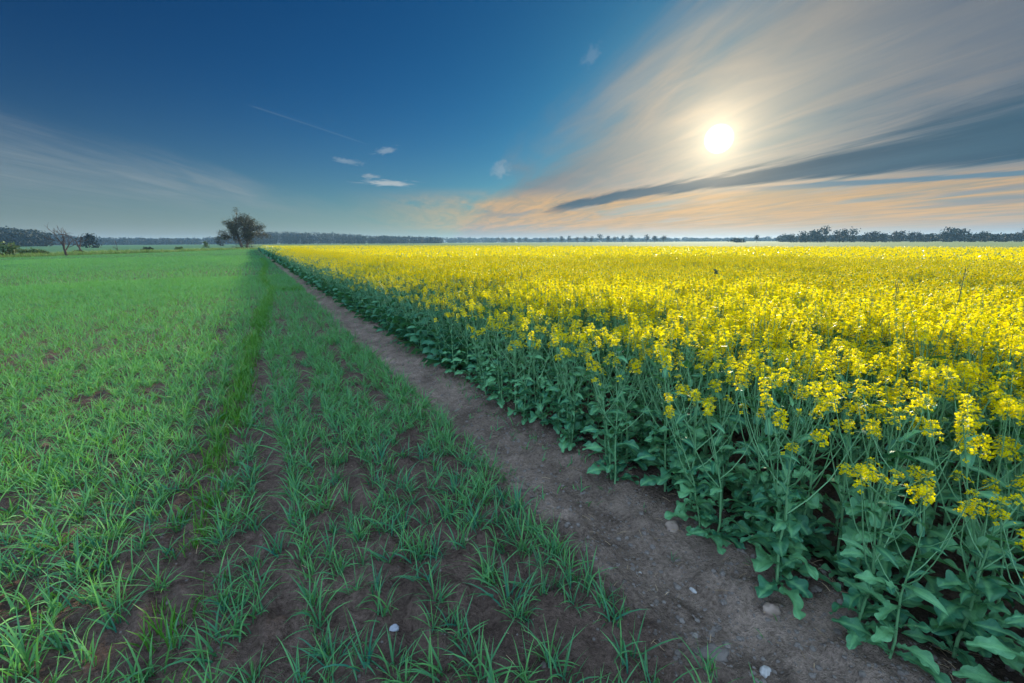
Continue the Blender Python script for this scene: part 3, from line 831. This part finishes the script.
# ------------------------------------------------------------------ trees
def branch_tree(h, rng, r0, levels, spread, lean=(0, 0), fork=0.3, n=(3, 5), sub=0.68, stems=1, up=0.25, first=0.36):
    """grown skeleton: list of (points, radii, level) with twig ends for leaves"""
    out = []; tips = []
    def grow(p, d, l, r, lev):
        k = 6; P = [np.array(p)]; dd = np.array(d, float)
        for i in range(k - 1):
            dd = dd + rng.normal(0, 0.16, 3) + np.array([0, 0, up * 0.12]); dd /= np.linalg.norm(dd)
            P.append(P[-1] + dd * l / (k - 1))
        P = np.array(P); R = np.linspace(r, r * 0.5, k)
        out.append((P, R, lev))
        if lev >= levels: tips.extend(P[2:]); return
        if lev >= levels - 1: tips.extend(P[3:])
        for b in range(int(rng.integers(n[0], n[1] + 1))):
            t = rng.uniform(fork, 1.0) if b else 1.0
            i = min(int(t * (k - 1)), k - 1)
            a = rng.uniform(0, 6.28); v = rng.uniform(0.5, 1.0) * spread
            q = np.cross(dd, rng.normal(0, 1, 3)); q /= np.linalg.norm(q)
            grow(P[i], dd * math.cos(v) + q * math.sin(v), l * sub * rng.uniform(0.75, 1.15), max(R[i] * 0.62, 0.018), lev + 1)
    for s in range(stems):
        off = rng.normal(0, 0.35, 2) if stems > 1 else np.zeros(2)
        grow((off[0], off[1], -0.1), (lean[0] + off[0] * 0.3, lean[1] + off[1] * 0.3, 1), h * first, r0, 0)
    return out, np.array(tips)

def leaf_cloud(mb, C, n, spread, size, rng, mat=0, flat=0.0):
    """n leaf quads around each of the centres C"""
    m = len(C) * n
    P = np.repeat(C, n, 0) + rng.normal(0, 1, (m, 3)) * spread
    d = rng.normal(0, 1, (m, 3)); d /= np.linalg.norm(d, axis=1, keepdims=True)
    a = np.cross(d, rng.normal(0, 1, (m, 3))); a /= np.linalg.norm(a, axis=1, keepdims=True) + 1e-9
    b = np.cross(d, a)
    e = size * rng.uniform(0.6, 1.3, (m, 1)) * 0.5
    V = np.stack([P - a * e - b * e * 0.5, P + a * e * 0.5 - b * e, P + a * e + b * e * 0.5, P - a * e * 0.5 + b * e], 1).reshape(-1, 3)
    F = np.arange(m * 4).reshape(-1, 4)
    mb.add(V, F, np.repeat(rng.uniform(0, 1, m), 4), mat)

def zfit(out, tips, h):
    z = max(p[:, 2].max() for p, _, _ in out); s = h / z
    return [(p * s, r * s, l) for p, r, l in out], tips * s

def tree_thing(name, label, cat, x, y, h, seed, r0, levels, spread, leaves, lsize, lspread, crown_mat, group=None, widen=1.0, keep=1.0, **kw):
    rng = np.random.default_rng(seed)
    out, tips = branch_tree(h, rng, r0, levels, spread, **kw)
    out, tips = zfit(out, tips, h)
    W = np.array([widen, widen, 1])
    root = empty(name, (x, y, float(ground_z(x, y))))
    tag(root, label, cat, group)
    t = MB(); l = MB()
    for p, r, lev in out:
        tube(t if lev == 0 else l, p * W, r, 6 if lev < 2 else 4, rng.uniform(0.2, 0.8))
    t.build('trunk', [MAT['dead' if not leaves else 'bark']], root)
    l.build('branches', [MAT['dead' if not leaves else 'bark']], root)
    if leaves:
        c = MB(); tt = tips * W
        if keep < 1: tt = tt[rng.random(len(tt)) < keep]
        leaf_cloud(c, tt, leaves, lspread, lsize, rng)
        c.build('crown', [MAT[crown_mat]], root)
    return root

def blob_tree(name, label, cat, px, dist, top, width_px, seed, mat='wood', group=None, trunk=True, low=0.15, n=300):
    """a far tree: trunk and an uneven crown of leaf clumps"""
    rng = np.random.default_rng(seed)
    x, y, zt = place(px, dist, top)
    h = zt; w = width_px * dist * 0.9 / 455
    root = empty(name, (x, y, 0)); tag(root, label, cat, group)
    if trunk:
        t = MB(); tube(t, [(0, 0, -0.2), (rng.normal(0, .2), 0, h * 0.3), (rng.normal(0, .3), 0, h * 0.7)], [h * 0.03, h * 0.022, h * 0.01], 6)
        for q in range(4):
            a = rng.uniform(0, 6.28); b = w * 0.35
            tube(t, [(0, 0, h * (0.25 + 0.1 * q)), (b * math.cos(a) * .5, b * math.sin(a) * .5, h * (0.42 + 0.1 * q)), (b * math.cos(a), b * math.sin(a), h * (0.5 + 0.1 * q))], [h * 0.012, h * 0.008, h * 0.004], 4)
        t.build('trunk', [MAT['bark']], root)
    c = MB()
    k = int(rng.integers(9, 13))
    a = rng.uniform(0, 6.28, k); r = w * 0.5 * rng.uniform(0.15, 0.72, k)
    zc = h * (np.linspace(0.86, max(low + 0.22, 0.08), k) + rng.normal(0, 0.03, k)); r *= np.linspace(0.35, 1.25, k) ** 0.7
    C = np.stack([r * np.cos(a), r * np.sin(a), zc], 1)
    leaf_cloud(c, C, 2 * n // k, np.array([w * 0.14, w * 0.14, h * 0.075]), w * 0.085, rng)
    c.build('crown', [MAT[mat]], root)
    return root

# the big twin-stemmed tree at the end of the wheat
def big_tree():
    rng = np.random.default_rng(4)
    x, y, zt = place(240, 160, 213.5)
    root = empty('broadleaf_tree', (x, y, float(ground_z(x, y))))
    tag(root, 'big dark spreading tree with two stems at the far corner of the wheat', 'tree')
    K = 0.268
    R2, D2 = np.array([math.cos(0.0), 0, 0]), np.array([0, 1.0, 0])
    limbs = [([(-1.5, -1, 0), (-3.5, 8, 0), (-6, 18, 1), (-5, 27, 0), (-4, 35, 0)], 0.42, 0),
             ([(2.0, -1, 0), (3.5, 7, 1), (3, 16, 0), (3, 25, -1), (5, 31, -1)], 0.40, 0),
             ([(3.5, 8, 1), (9, 14, 2), (15, 18, 2), (22, 15, 1)], 0.22, 1), ([(3.3, 13, 0), (9, 20, -3), (14, 23, -4), (18, 21, -5)], 0.2, 1),
             ([(-3.5, 8, 0), (-9, 12, -2), (-14, 14, -3), (-19, 13, -3)], 0.18, 1), ([(-5.5, 16, 1), (-10, 22, 3), (-13, 28, 4)], 0.18, 1),
             ([(-6, 19, 0), (-1, 27, -4), (-1, 33, -6)], 0.17, 1), ([(3, 17, 0), (8, 24, 4), (9, 30, 5)], 0.17, 1),
             ([(-5, 13, 0), (-8, 17, -6), (-9, 22, -9)], 0.15, 1), ([(3, 12, 0), (2, 18, 7), (3, 24, 10)], 0.15, 1), ([(3, 10, 0), (6, 13, -6), (9, 17, -10)], 0.15, 1)]
    tr = MB(); br = MB(); tips = []
    for P, r0, lev in limbs:
        P = np.array(P, float); n = 12
        tt = np.linspace(0, len(P) - 1, n)
        Q = np.stack([np.interp(tt, np.arange(len(P)), P[:, k]) for k in (0, 2, 1)], 1) * K + rng.normal(0, 0.07, (n, 3))
        tube(tr if lev == 0 else br, Q, np.linspace(r0, r0 * 0.3, n), 7, 0.4)
        for q in range(4 if lev else 5, n):
            for b in range(3):
                d = rng.normal(0, 1, 3) + np.array([0, 0, 0.35]); d /= np.linalg.norm(d)
                l = rng.uniform(0.7, 2.0); m = Q[q] + d * l * 0.5 + rng.normal(0, 0.12, 3); e = Q[q] + d * l + np.array([0, 0, 0.1])
                tube(br, [Q[q], m, e], [0.05, 0.03, 0.012], 4, 0.4)
                keep = 0.6 if Q[q][0] > 8.5 * K and Q[q][2] < 20 * K else 0.95
                if rng.random() < keep: tips += [m, e, e + rng.normal(0, 0.3, 3)]
    # scrub at the foot between the stems
    for q in range(60): tips.append(np.array([rng.normal(0.1, 1.5), rng.normal(0, 1.0), rng.uniform(0.2, 4.2)]))
    tr.build('trunk', [MAT['bark']], root); br.build('branches', [MAT['bark']], root)
    c = MB(); leaf_cloud(c, np.array(tips), 24, 0.36, 0.18, rng); c.build('crown', [MAT['crown']], root)
    root.rotation_euler = (0, 0, -math.radians(1))
big_tree()
x, y, zt = place(60, 98, 222.5)
tree_thing('dead_tree', 'taller bare dead tree with forked wide branches on the grassy verge', 'tree', x, y, zt, 5, 0.16, 4, 0.75, 0, 0, 0, None, n=(2, 4), widen=1.0, up=0.4, sub=0.72)
x, y, zt = place(78.5, 112, 230.5)
tree_thing('dead_tree', 'smaller leaning bare tree with few branches right of the taller dead tree', 'tree', x, y, zt, 9, 0.10, 3, 0.7, 0, 0, 0, None, n=(2, 3), widen=0.8, lean=(-0.25, 0.1), up=0.3, sub=0.7)
x, y, zt = place(117, 112, 240.5)
tree_thing('bare_sapling', 'little bare sapling standing alone on the verge right of the dead trees', 'sapling', x, y, zt, 15, 0.05, 3, 0.6, 0, 0, 0, None, n=(2, 3), widen=0.7, up=0.6)

blob_tree('round_tree', 'round leafy tree just behind the smaller leaning bare tree', 'tree', 87, 300, 233, 13, 31, 'wood', low=-0.3)
blob_tree('round_tree', 'small round tree on the horizon left of the big dark tree', 'tree', 219, 380, 235.5, 8, 32, 'wood', low=-0.15)
blob_tree('young_tree', 'small upright green tree on the verge left of the big dark tree', 'tree', 205, 170, 241, 6, 33, 'green_crown', low=0.0)
for px, d, top, w, lab, mt in ((1, 92, 240, 16, 'yellowish green bush at the left edge of the verge', 'green_crown'),
                               (28, 100, 248.5, 12, 'low rounded green bush left of the taller dead tree', 'green_crown'),
                               (39, 101, 249.5, 9, 'low flat bush close beside the taller dead tree', 'green_crown'),
                               (77, 108, 249.5, 8, 'small dark bush at the foot of the leaning bare tree', 'crown'),
                               (145, 128, 247, 9, 'dark low bush alone on the verge in the middle of the left field edge', 'wood'),
                               (178, 140, 246.5, 7, 'small pale bush on the verge halfway to the big dark tree', 'green_crown')):
    x, y, zt = place(px, d, top); rng = np.random.default_rng(int(px) + 3)
    h = zt; w_ = w * d * 0.9 / 455
    root = empty('bush', (x, y, 0)); tag(root, lab, 'bush')
    t = MB()
    for q in range(6):
        a = rng.uniform(0, 6.28); tube(t, [(0, 0, -0.05), (w_ * .2 * math.cos(a), w_ * .2 * math.sin(a), h * .5), (w_ * .35 * math.cos(a), w_ * .35 * math.sin(a), h * .8)], [.04, .025, .01], 4)
    t.build('stems', [MAT['bark']], root)
    c = MB(); k = 7
    C = np.stack([rng.uniform(-.38, .38, k) * w_, rng.uniform(-.3, .3, k) * w_, h * rng.uniform(0.25, 0.75, k)], 1)
    leaf_cloud(c, C, 70, np.array([w_ * .12, w_ * .12, h * .13]), 0.24, rng)
    c.build('foliage', [MAT[mt]], root)

# row of small trees on the middle horizon
ROW = [(562, 236.5, 6), (569, 236.5, 6), (577.5, 237.2, 5), (585, 236.5, 6), (592, 237.2, 6), (600, 234.5, 7.5), (608, 236.5, 6), (615, 237.5, 5), (623, 236, 6), (631, 235.2, 6), (647, 235.3, 6.5), (655, 236.2, 7), (664, 236, 7)]
for i, (px, top, w) in enumerate(ROW):
    lab = {0: 'first tree at the left end of the tree row on the middle horizon', 5: 'tallest tree in the row on the middle horizon',
           12: 'last tree at the right end of the tree row on the middle horizon'}.get(i, 'small hazy blue tree inside the spaced row on the middle horizon')
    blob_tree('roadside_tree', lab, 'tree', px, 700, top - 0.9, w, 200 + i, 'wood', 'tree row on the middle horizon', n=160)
for i, px in enumerate((498, 505, 512, 519, 526, 541, 548)):
    blob_tree('roadside_tree', 'very small hazy tree in the low line left of the middle tree row', 'tree', px, 900, 237.0 + (i % 2) * 0.5, 5.5, 240 + i, 'wood', 'low tree line left of the middle row', n=120)
blob_tree('round_tree', 'lone round hazy tree on the horizon below and right of the sun', 'tree', 757.5, 560, 235, 6.5, 260, 'wood', n=180)
blob_tree('bush', 'low wide hazy bush on the horizon left of the lone round tree', 'bush', 737, 520, 238, 14, 261, 'wood', trunk=False, low=-0.1, n=180)

GROVE = [(792, 234, 8), (804, 231.5, 12), (812, 230, 12), (820, 228, 12), (827, 226, 11), (838, 230, 10), (845, 229, 12), (853, 228.5, 10), (866, 232.5, 9), (875, 231.5, 12), (884, 233, 9),
         (896, 231, 9), (902, 230.5, 9), (912, 231, 9), (920, 232, 8), (931, 233.5, 10), (945, 231, 10), (953, 227.5, 14), (962, 228.5, 13), (975, 234, 9), (984, 231.5, 10), (996, 234, 11), (1008, 233.5, 10), (1019, 233, 9), (1025, 227, 7)]
for i, (px, top, w) in enumerate(GROVE):
    lab = {0: 'leftmost small tree of the hazy grove on the right horizon', 4: 'tallest crown in the left half of the hazy grove on the right horizon',
           17: 'broadest tall tree in the right half of the hazy grove', 20: 'round tree standing apart right of the broadest tree in the grove',
           24: 'tall tree cut by the right edge of the photo'}.get(i, 'hazy blue-green tree inside the grove on the right horizon')
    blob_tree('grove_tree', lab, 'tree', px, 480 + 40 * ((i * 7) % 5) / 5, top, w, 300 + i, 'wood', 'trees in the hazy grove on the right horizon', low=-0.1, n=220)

# far woods, each one mass
def wood(name, label, px0, px1, d0, d1, tops, count, seed, cw=7.0):
    rng = np.random.default_rng(seed); c = MB()
    xs = [t[0] for t in tops]; ys = [t[1] for t in tops]
    for i in range(count):
        px = rng.uniform(px0, px1); f = rng.random(); d = d0 + (d1 - d0) * f
        x, y, zt = place(px, d, np.interp(px, xs, ys) + rng.normal(0, 0.5))
        h = max(zt, 2.0) * (1.0 if f > 0.5 else rng.uniform(0.7, 1.0))
        k = 4
        C = np.array([[x, y, 0]]) + np.stack([rng.normal(0, cw * .22, k), rng.normal(0, cw * .22, k), h * np.array([0.2, 0.45, 0.7, 0.92])], 1)
        leaf_cloud(c, C, 34, np.array([cw * .22, cw * .22, h * 0.085]), cw * 0.16, rng)
    o = c.build(name, [MAT['wood']]); tag(o, label, 'wood', kind='stuff')
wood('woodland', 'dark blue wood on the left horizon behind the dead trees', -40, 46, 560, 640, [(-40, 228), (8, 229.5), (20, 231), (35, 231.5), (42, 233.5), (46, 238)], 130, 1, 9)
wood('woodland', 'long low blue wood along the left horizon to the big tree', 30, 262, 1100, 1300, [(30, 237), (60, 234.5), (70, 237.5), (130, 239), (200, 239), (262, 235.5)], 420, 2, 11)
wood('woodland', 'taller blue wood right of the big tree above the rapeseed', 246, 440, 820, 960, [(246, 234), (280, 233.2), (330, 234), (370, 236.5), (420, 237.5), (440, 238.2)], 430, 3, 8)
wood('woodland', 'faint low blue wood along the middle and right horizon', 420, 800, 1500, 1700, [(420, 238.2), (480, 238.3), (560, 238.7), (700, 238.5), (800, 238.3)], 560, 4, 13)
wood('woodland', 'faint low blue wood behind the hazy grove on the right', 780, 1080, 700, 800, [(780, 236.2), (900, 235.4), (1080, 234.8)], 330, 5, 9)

# verge of rough grass beyond the wheat
def verge():
    rng = np.random.default_rng(91)
    n = 9000
    X = rng.uniform(-60, 2, n); Y = wheat_far(X) + rng.uniform(0, 1, n) ** 1.3 * 16 - 0.5
    A = np.degrees(np.arctan2(X, Y)); k = A > -34; X, Y = X[k], Y[k]; n = len(X)
    T = [tuft(7, 2, L=(0.3, 0.7), w=0.05, spread=0.16, rng=rng, lean=(0.05, 0.8)) for _ in range(8)]
    s = rng.uniform(0.5, 1.3, n) * (0.5 + fbm(X * 0.25, Y * 0.25, 92))
    o = bake(T, rng.integers(8, size=n), np.stack([X, Y, ground_z(X, Y)], 1), rng.uniform(0, 6.28, n), s, (fbm(X * 0.1, Y * 0.1, 93) - 0.5) * 0.8).build('verge_grass', [MAT['verge']])
    tag(o, 'rough olive grass verge along the far border of the wheat', 'verge grass', kind='stuff')
verge()

# ------------------------------------------------------------------ sky
def world():
    w = bpy.data.worlds.new('World'); SC.world = w; w.use_nodes = True
    t = NT(w.node_tree)
    gen = t.n('ShaderNodeTexCoord').outputs['Generated']
    nrm = t.n('ShaderNodeVectorMath', operation='NORMALIZE'); t.l(gen, nrm.inputs[0]); D = nrm.outputs[0]
    sep = t.n('ShaderNodeSeparateXYZ'); t.l(D, sep.inputs[0]); dx, dy, dz = sep.outputs
    def dot(v):
        nd = t.n('ShaderNodeVectorMath', operation='DOT_PRODUCT'); t.l(D, nd.inputs[0]); nd.inputs[1].default_value = v
        return nd.outputs['Value']
    sky = t.n('ShaderNodeTexSky', sky_type='NISHITA', sun_disc=False, sun_elevation=SUN_EL, sun_rotation=SUN_AZ)
    sky.altitude = 100; sky.air_density = 1.0; sky.dust_density = 0.6; sky.ozone_density = 2.5
    K = 1.0 / (SKY_STRENGTH * 2 ** EXPOSURE)      # cloud radiance is written as it should appear
    C = lambda r, g, b: (r * K, g * K, b * K)
    hs = t.n('ShaderNodeHueSaturation'); hs.inputs['Saturation'].default_value = 1.15; hs.inputs['Value'].default_value = 1.0
    t.l(sky.outputs[0], hs.inputs['Color'])
    gm = t.n('ShaderNodeGamma'); gm.inputs[1].default_value = 1.5
    t.l(t.mix(1.0, hs.outputs[0], (0.22, 0.22, 0.22), 'MULTIPLY'), gm.inputs[0])
    base = t.mix(1.0, gm.outputs[0], C(0.004, 0.138, 0.205), 'MULTIPLY')
    # flat cloud layer: u runs along the cirrus bands, v across them
    az = math.radians(19.5)
    zc = t.m('ADD', t.m('MAXIMUM', dz, 0.0), 0.03)
    u = t.m('DIVIDE', dot((math.sin(az), math.cos(az), 0)), zc)
    v = t.m('DIVIDE', dot((math.cos(az), -math.sin(az), 0)), zc)
    sun = dot((math.sin(SUN_AZ) * math.cos(math.radians(10.65)), math.cos(SUN_AZ) * math.cos(math.radians(10.65)), math.sin(math.radians(10.65))))
    ang = t.m('ARCCOSINE', t.m('MINIMUM', sun, 0.99999))          # radians from the sun
    glow = t.m('POWER', 2.71828, t.m('MULTIPLY', ang, -1 / 0.11))
    wide = t.m('POWER', 2.71828, t.m('MULTIPLY', ang, -1 / 0.24))
    n_band = t.noise(t.comb(t.m('MULTIPLY', u, 0.22), t.m('MULTIPLY', v, 0.9)), 1.0, 5, 0.6, 0.4)
    n_fine = t.noise(t.comb(t.m('MULTIPLY', u, 0.5), t.m('MULTIPLY', v, 2.6)), 1.0, 7, 0.62, 0.9)
    n_big = t.noise(t.comb(u, v), 0.35, 4, 0.55, 0.5)
    sc_ = lambda n, k: t.m('MULTIPLY', t.m('SUBTRACT', n, 0.5), k)
    base = t.mix(t.m('MULTIPLY', t.m('POWER', 2.71828, t.m('MULTIPLY', ang, -1 / 0.5)), 0.85), base, C(0.012, 0.09, 0.21))
    # veil of cirrus right of the edge line
    ve = t.m('ADD', v, t.m('ADD', sc_(n_band, 1.3), sc_(n_fine, 0.5)))
    veil = t.ss(0.75, 1.6, ve)
    veil = t.m('MULTIPLY', veil, t.m('ADD', 0.62, t.m('MULTIPLY', t.m('ADD', n_fine, sc_(n_band, 0.8)), 0.55)), clamp=True)
    veil_c = t.mix(wide, C(0.038, 0.098, 0.172), C(0.72, 0.61, 0.46))
    veil_c = t.mix(1.0, veil_c, t.ramp(t.m('ADD', t.m('MULTIPLY', n_fine, 0.6), t.m('MULTIPLY', n_band, 0.4)), [(0.30, (0.68, 0.72, 0.78)), (0.5, (0.97, 0.97, 0.97)), (0.70, (1.32, 1.26, 1.18))]), 'MULTIPLY')
    veil_c = t.mix(1.0, veil_c, t.ramp(n_big, [(0.35, (0.80, 0.84, 0.9)), (0.65, (1.12, 1.08, 1.04))]), 'MULTIPLY')
    col = t.mix(veil, base, veil_c)
    # grey veil on the left
    le = t.m('SUBTRACT', t.m('SUBTRACT', t.m('MULTIPLY', u, 0.17), 3.35), v)
    le = t.m('ADD', le, t.m('ADD', sc_(n_band, 2.0), sc_(n_fine, 0.7)))
    lv = t.m('MULTIPLY', t.ss(-0.4, 1.6, le), t.ss(0.02, 0.12, dz))
    lv = t.m('MULTIPLY', lv, t.m('ADD', 0.02, t.m('MULTIPLY', t.m('MULTIPLY', n_band, n_fine), 1.75)))
    lv = t.m('MULTIPLY', lv, t.ss(1.0, 3.0, u))
    col = t.mix(lv, col, C(0.27, 0.33, 0.36))
    # added fill light: bright cloud deck unseen overhead and behind the camera
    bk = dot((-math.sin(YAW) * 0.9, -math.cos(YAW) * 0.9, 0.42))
    fill_deck = t.m('MULTIPLY', t.ss(-0.05, 0.45, t.m('ADD', bk, sc_(t.noise(D, 3.0, 5), 0.5))), 0.9)
    col = t.mix(fill_deck, col, C(1.6, 2.3, 3.2))
    # horizon air
    hz = t.m('POWER', 2.71828, t.m('MULTIPLY', t.m('MAXIMUM', dz, 0.0), -1 / 0.072))
    hz_c = t.mix(t.m('MULTIPLY', wide, 2.2, clamp=True), C(0.37, 0.385, 0.37), C(0.74, 0.60, 0.49))
    col = t.mix(t.m('MULTIPLY', hz, 0.8), col, hz_c)
    # low orange streaks under the dark band
    n_low = t.noise(t.comb(t.m('MULTIPLY', u, 0.25), t.m('MULTIPLY', v, 0.8)), 1.0, 5, 0.6, 0.3)
    low = t.m('MULTIPLY', t.ss(0.012, 0.035, dz), t.ss(0.115, 0.075, dz))
    low = t.m('MULTIPLY', low, t.ss(0.30, 0.52, n_low))
    low = t.m('MULTIPLY', low, t.ss(0.78, 0.32, ang))
    col = t.mix(t.m('MULTIPLY', low, 0.9), col, t.mix(t.ss(0.35, 0.65, n_fine), C(0.46, 0.35, 0.22), C(0.72, 0.44, 0.19)))
    # teal strip of open sky below the band
    q2 = t.m('DIVIDE', t.m('ABSOLUTE', t.m('SUBTRACT', v, t.m('SUBTRACT', 11.3, t.m('MULTIPLY', u, 1.0)))), 0.5)
    q2 = t.m('ADD', q2, t.m('ADD', sc_(n_band, 1.3), sc_(n_fine, 1.2)))
    gap = t.m('MULTIPLY', t.ss(1.2, 0.4, q2), t.ss(7.2, 5.4, u))
    gap = t.m('MULTIPLY', gap, t.ss(0.9, 1.8, u))
    col = t.mix(t.m('MULTIPLY', gap, 0.9), col, C(0.10, 0.22, 0.31))
    # the dark band: centre and half width across v as they change along u
    un = t.m('DIVIDE', u, 12.0, clamp=True)
    cen = t.m('MULTIPLY', t.ramp(un, [(0.15, (0.80,) * 3), (0.29, (0.815,) * 3), (0.37, (0.758,) * 3), (0.454, (0.677,) * 3), (0.5, (0.63,) * 3), (0.567, (0.565,) * 3), (0.7, (0.49,) * 3), (0.85, (0.46,) * 3)]), 6.2)
    hw = t.m('MULTIPLY', t.ramp(un, [(0.2, (0.50,) * 3), (0.29, (0.40,) * 3), (0.37, (0.32,) * 3), (0.454, (0.255,) * 3), (0.567, (0.20,) * 3), (0.85, (0.08,) * 3)]), 3.1)
    q = t.m('DIVIDE', t.m('ABSOLUTE', t.m('SUBTRACT', v, cen)), hw)
    q = t.m('ADD', q, t.m('ADD', sc_(n_band, 1.7), sc_(n_fine, 1.6)))
    dark = t.m('MULTIPLY', t.m('MULTIPLY', t.ss(1.3, 0.45, q), t.ss(0.9, 1.8, u)), t.ss(11.8, 9.0, u))
    dark_c = t.mix(t.m('MULTIPLY', glow, 0.9, clamp=True), C(0.040, 0.105, 0.165), C(0.22, 0.22, 0.20))
    dark_c = t.mix(1.0, dark_c, t.ramp(n_band, [(0.3, (0.8, 0.83, 0.86)), (0.7, (1.35, 1.28, 1.2))]), 'MULTIPLY')
    col = t.mix(t.m('MULTIPLY', dark, 0.93), col, dark_c)
    # bright rim above the dark band, lit by the sun behind it
    # small cloudlets
    def cloudlet(a, e, wa, we, amp, colr, tilt=0.0):
        nonlocal col
        a = math.radians(a); e = math.radians(e)
        c = Vector((math.sin(a) * math.cos(e), math.cos(a) * math.cos(e), math.sin(e)))
        rt = Vector((math.cos(a), -math.sin(a), 0)); up = rt.cross(c)
        r2 = rt * math.cos(tilt) + up * math.sin(tilt); u2 = up * math.cos(tilt) - rt * math.sin(tilt)
        p = t.m('DIVIDE', dot(tuple(r2)), math.radians(wa)); s = t.m('DIVIDE', dot(tuple(u2)), math.radians(we))
        nz = t.noise(t.comb(t.m('MULTIPLY', p, 1.6), t.m('MULTIPLY', s, 1.1), a * 50), 1.0, 5, 0.6, 0.5)
        d2 = t.m('ADD', t.m('MULTIPLY', p, p), t.m('MULTIPLY', s, s))
        mk = t.ss(1.0, 0.1, t.m('ADD', t.m('SQRT', d2), sc_(nz, 2.6)))
        mk = t.m('MULTIPLY', mk, t.m('GREATER_THAN', dot(tuple(c)), 0.5))
        col = t.mix(t.m('MULTIPLY', mk, amp), col, C(*colr))
    cloudlet(14.9, 6.75, 3.9, 0.42, 0.75, (0.50, 0.54, 0.55), -0.02)
    cloudlet(13.0, 7.45, 1.4, 0.35, 0.5, (0.40, 0.46, 0.50))
    cloudlet(10.6, 8.9, 1.8, 0.4, 0.45, (0.33, 0.42, 0.50), -0.1)
    cloudlet(14.9, 10.2, 1.7, 0.45, 0.5, (0.33, 0.42, 0.50), 0.2)
    cloudlet(28.3, 8.4, 1.5, 1.1, 0.3, (0.48, 0.52, 0.55), 0.3)
    cloudlet(38.5, 19.6, 1.6, 0.8, 0.22, (0.30, 0.38, 0.48), 0.9)
    # contrail: a thin straight line in the cloud layer
    def trail(p0, p1, wd, amp):
        nonlocal col
        dxy = Vector(p1) - Vector(p0); L = dxy.length; dxy /= L
        ru = t.m('SUBTRACT', u, p0[0]); rv = t.m('SUBTRACT', v, p0[1])
        al = t.m('DIVIDE', t.m('ADD', t.m('MULTIPLY', ru, dxy.x), t.m('MULTIPLY', rv, dxy.y)), L)
        ac = t.m('ABSOLUTE', t.m('SUBTRACT', t.m('MULTIPLY', ru, dxy.y), t.m('MULTIPLY', rv, dxy.x)))
        mk = t.m('MULTIPLY', t.ss(wd, 0.0, ac), t.m('MULTIPLY', t.ss(-0.02, 0.05, al), t.ss(1.05, 0.8, al)))
        mk = t.m('MULTIPLY', mk, t.m('ADD', 0.5, n_fine))
        col = t.mix(t.m('MULTIPLY', mk, amp, clamp=True), col, C(0.30, 0.42, 0.52))
    trail((3.5, -1.13), (4.54, -0.5), 0.022, 0.13)
    # the sun seen through thin cloud: aureole and disc
    def addc(fac, c):
        nonlocal col
        col = t.mix(fac, col, c, 'ADD')
    addc(t.m('MULTIPLY', glow, t.m('SUBTRACT', 1.0, t.m('MULTIPLY', dark, 0.75))), C(0.32, 0.26, 0.14))
    halo = t.m('POWER', 2.71828, t.m('MULTIPLY', ang, -1 / 0.035))
    addc(halo, C(0.95, 0.78, 0.52))
    addc(t.ss(0.027, 0.018, ang), C(2.5, 2.3, 1.9))
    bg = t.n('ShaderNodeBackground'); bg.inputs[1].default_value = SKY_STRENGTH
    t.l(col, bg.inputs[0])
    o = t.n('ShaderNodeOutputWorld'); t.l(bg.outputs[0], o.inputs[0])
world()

# ------------------------------------------------------------------ haze
def haze():
    mb = MB(); s = 3100; z0, z1 = -1.3, 31
    V = [(-s, -s, z0), (s, -s, z0), (s, s, z0), (-s, s, z0), (-s, -s, z1), (s, -s, z1), (s, s, z1), (-s, s, z1)]
    F = [[3, 2, 1, 0], [4, 5, 6, 7], [0, 1, 5, 4], [1, 2, 6, 5], [2, 3, 7, 6], [3, 0, 4, 7]]
    mb.add(V, F)
    m, t = new_mat('haze')
    pv = t.n('ShaderNodeVolumePrincipled')
    pv.inputs['Color'].default_value = (0.36, 0.66, 0.96, 1); pv.inputs['Density'].default_value = 0.00013; pv.inputs['Anisotropy'].default_value = 0.25
    o = t.n('ShaderNodeOutputMaterial'); t.l(pv.outputs[0], o.inputs['Volume'])
    ob = mb.build('haze', [m], smooth=False); tag(ob, 'thin morning haze over the fields', 'haze', kind='stuff')
haze()
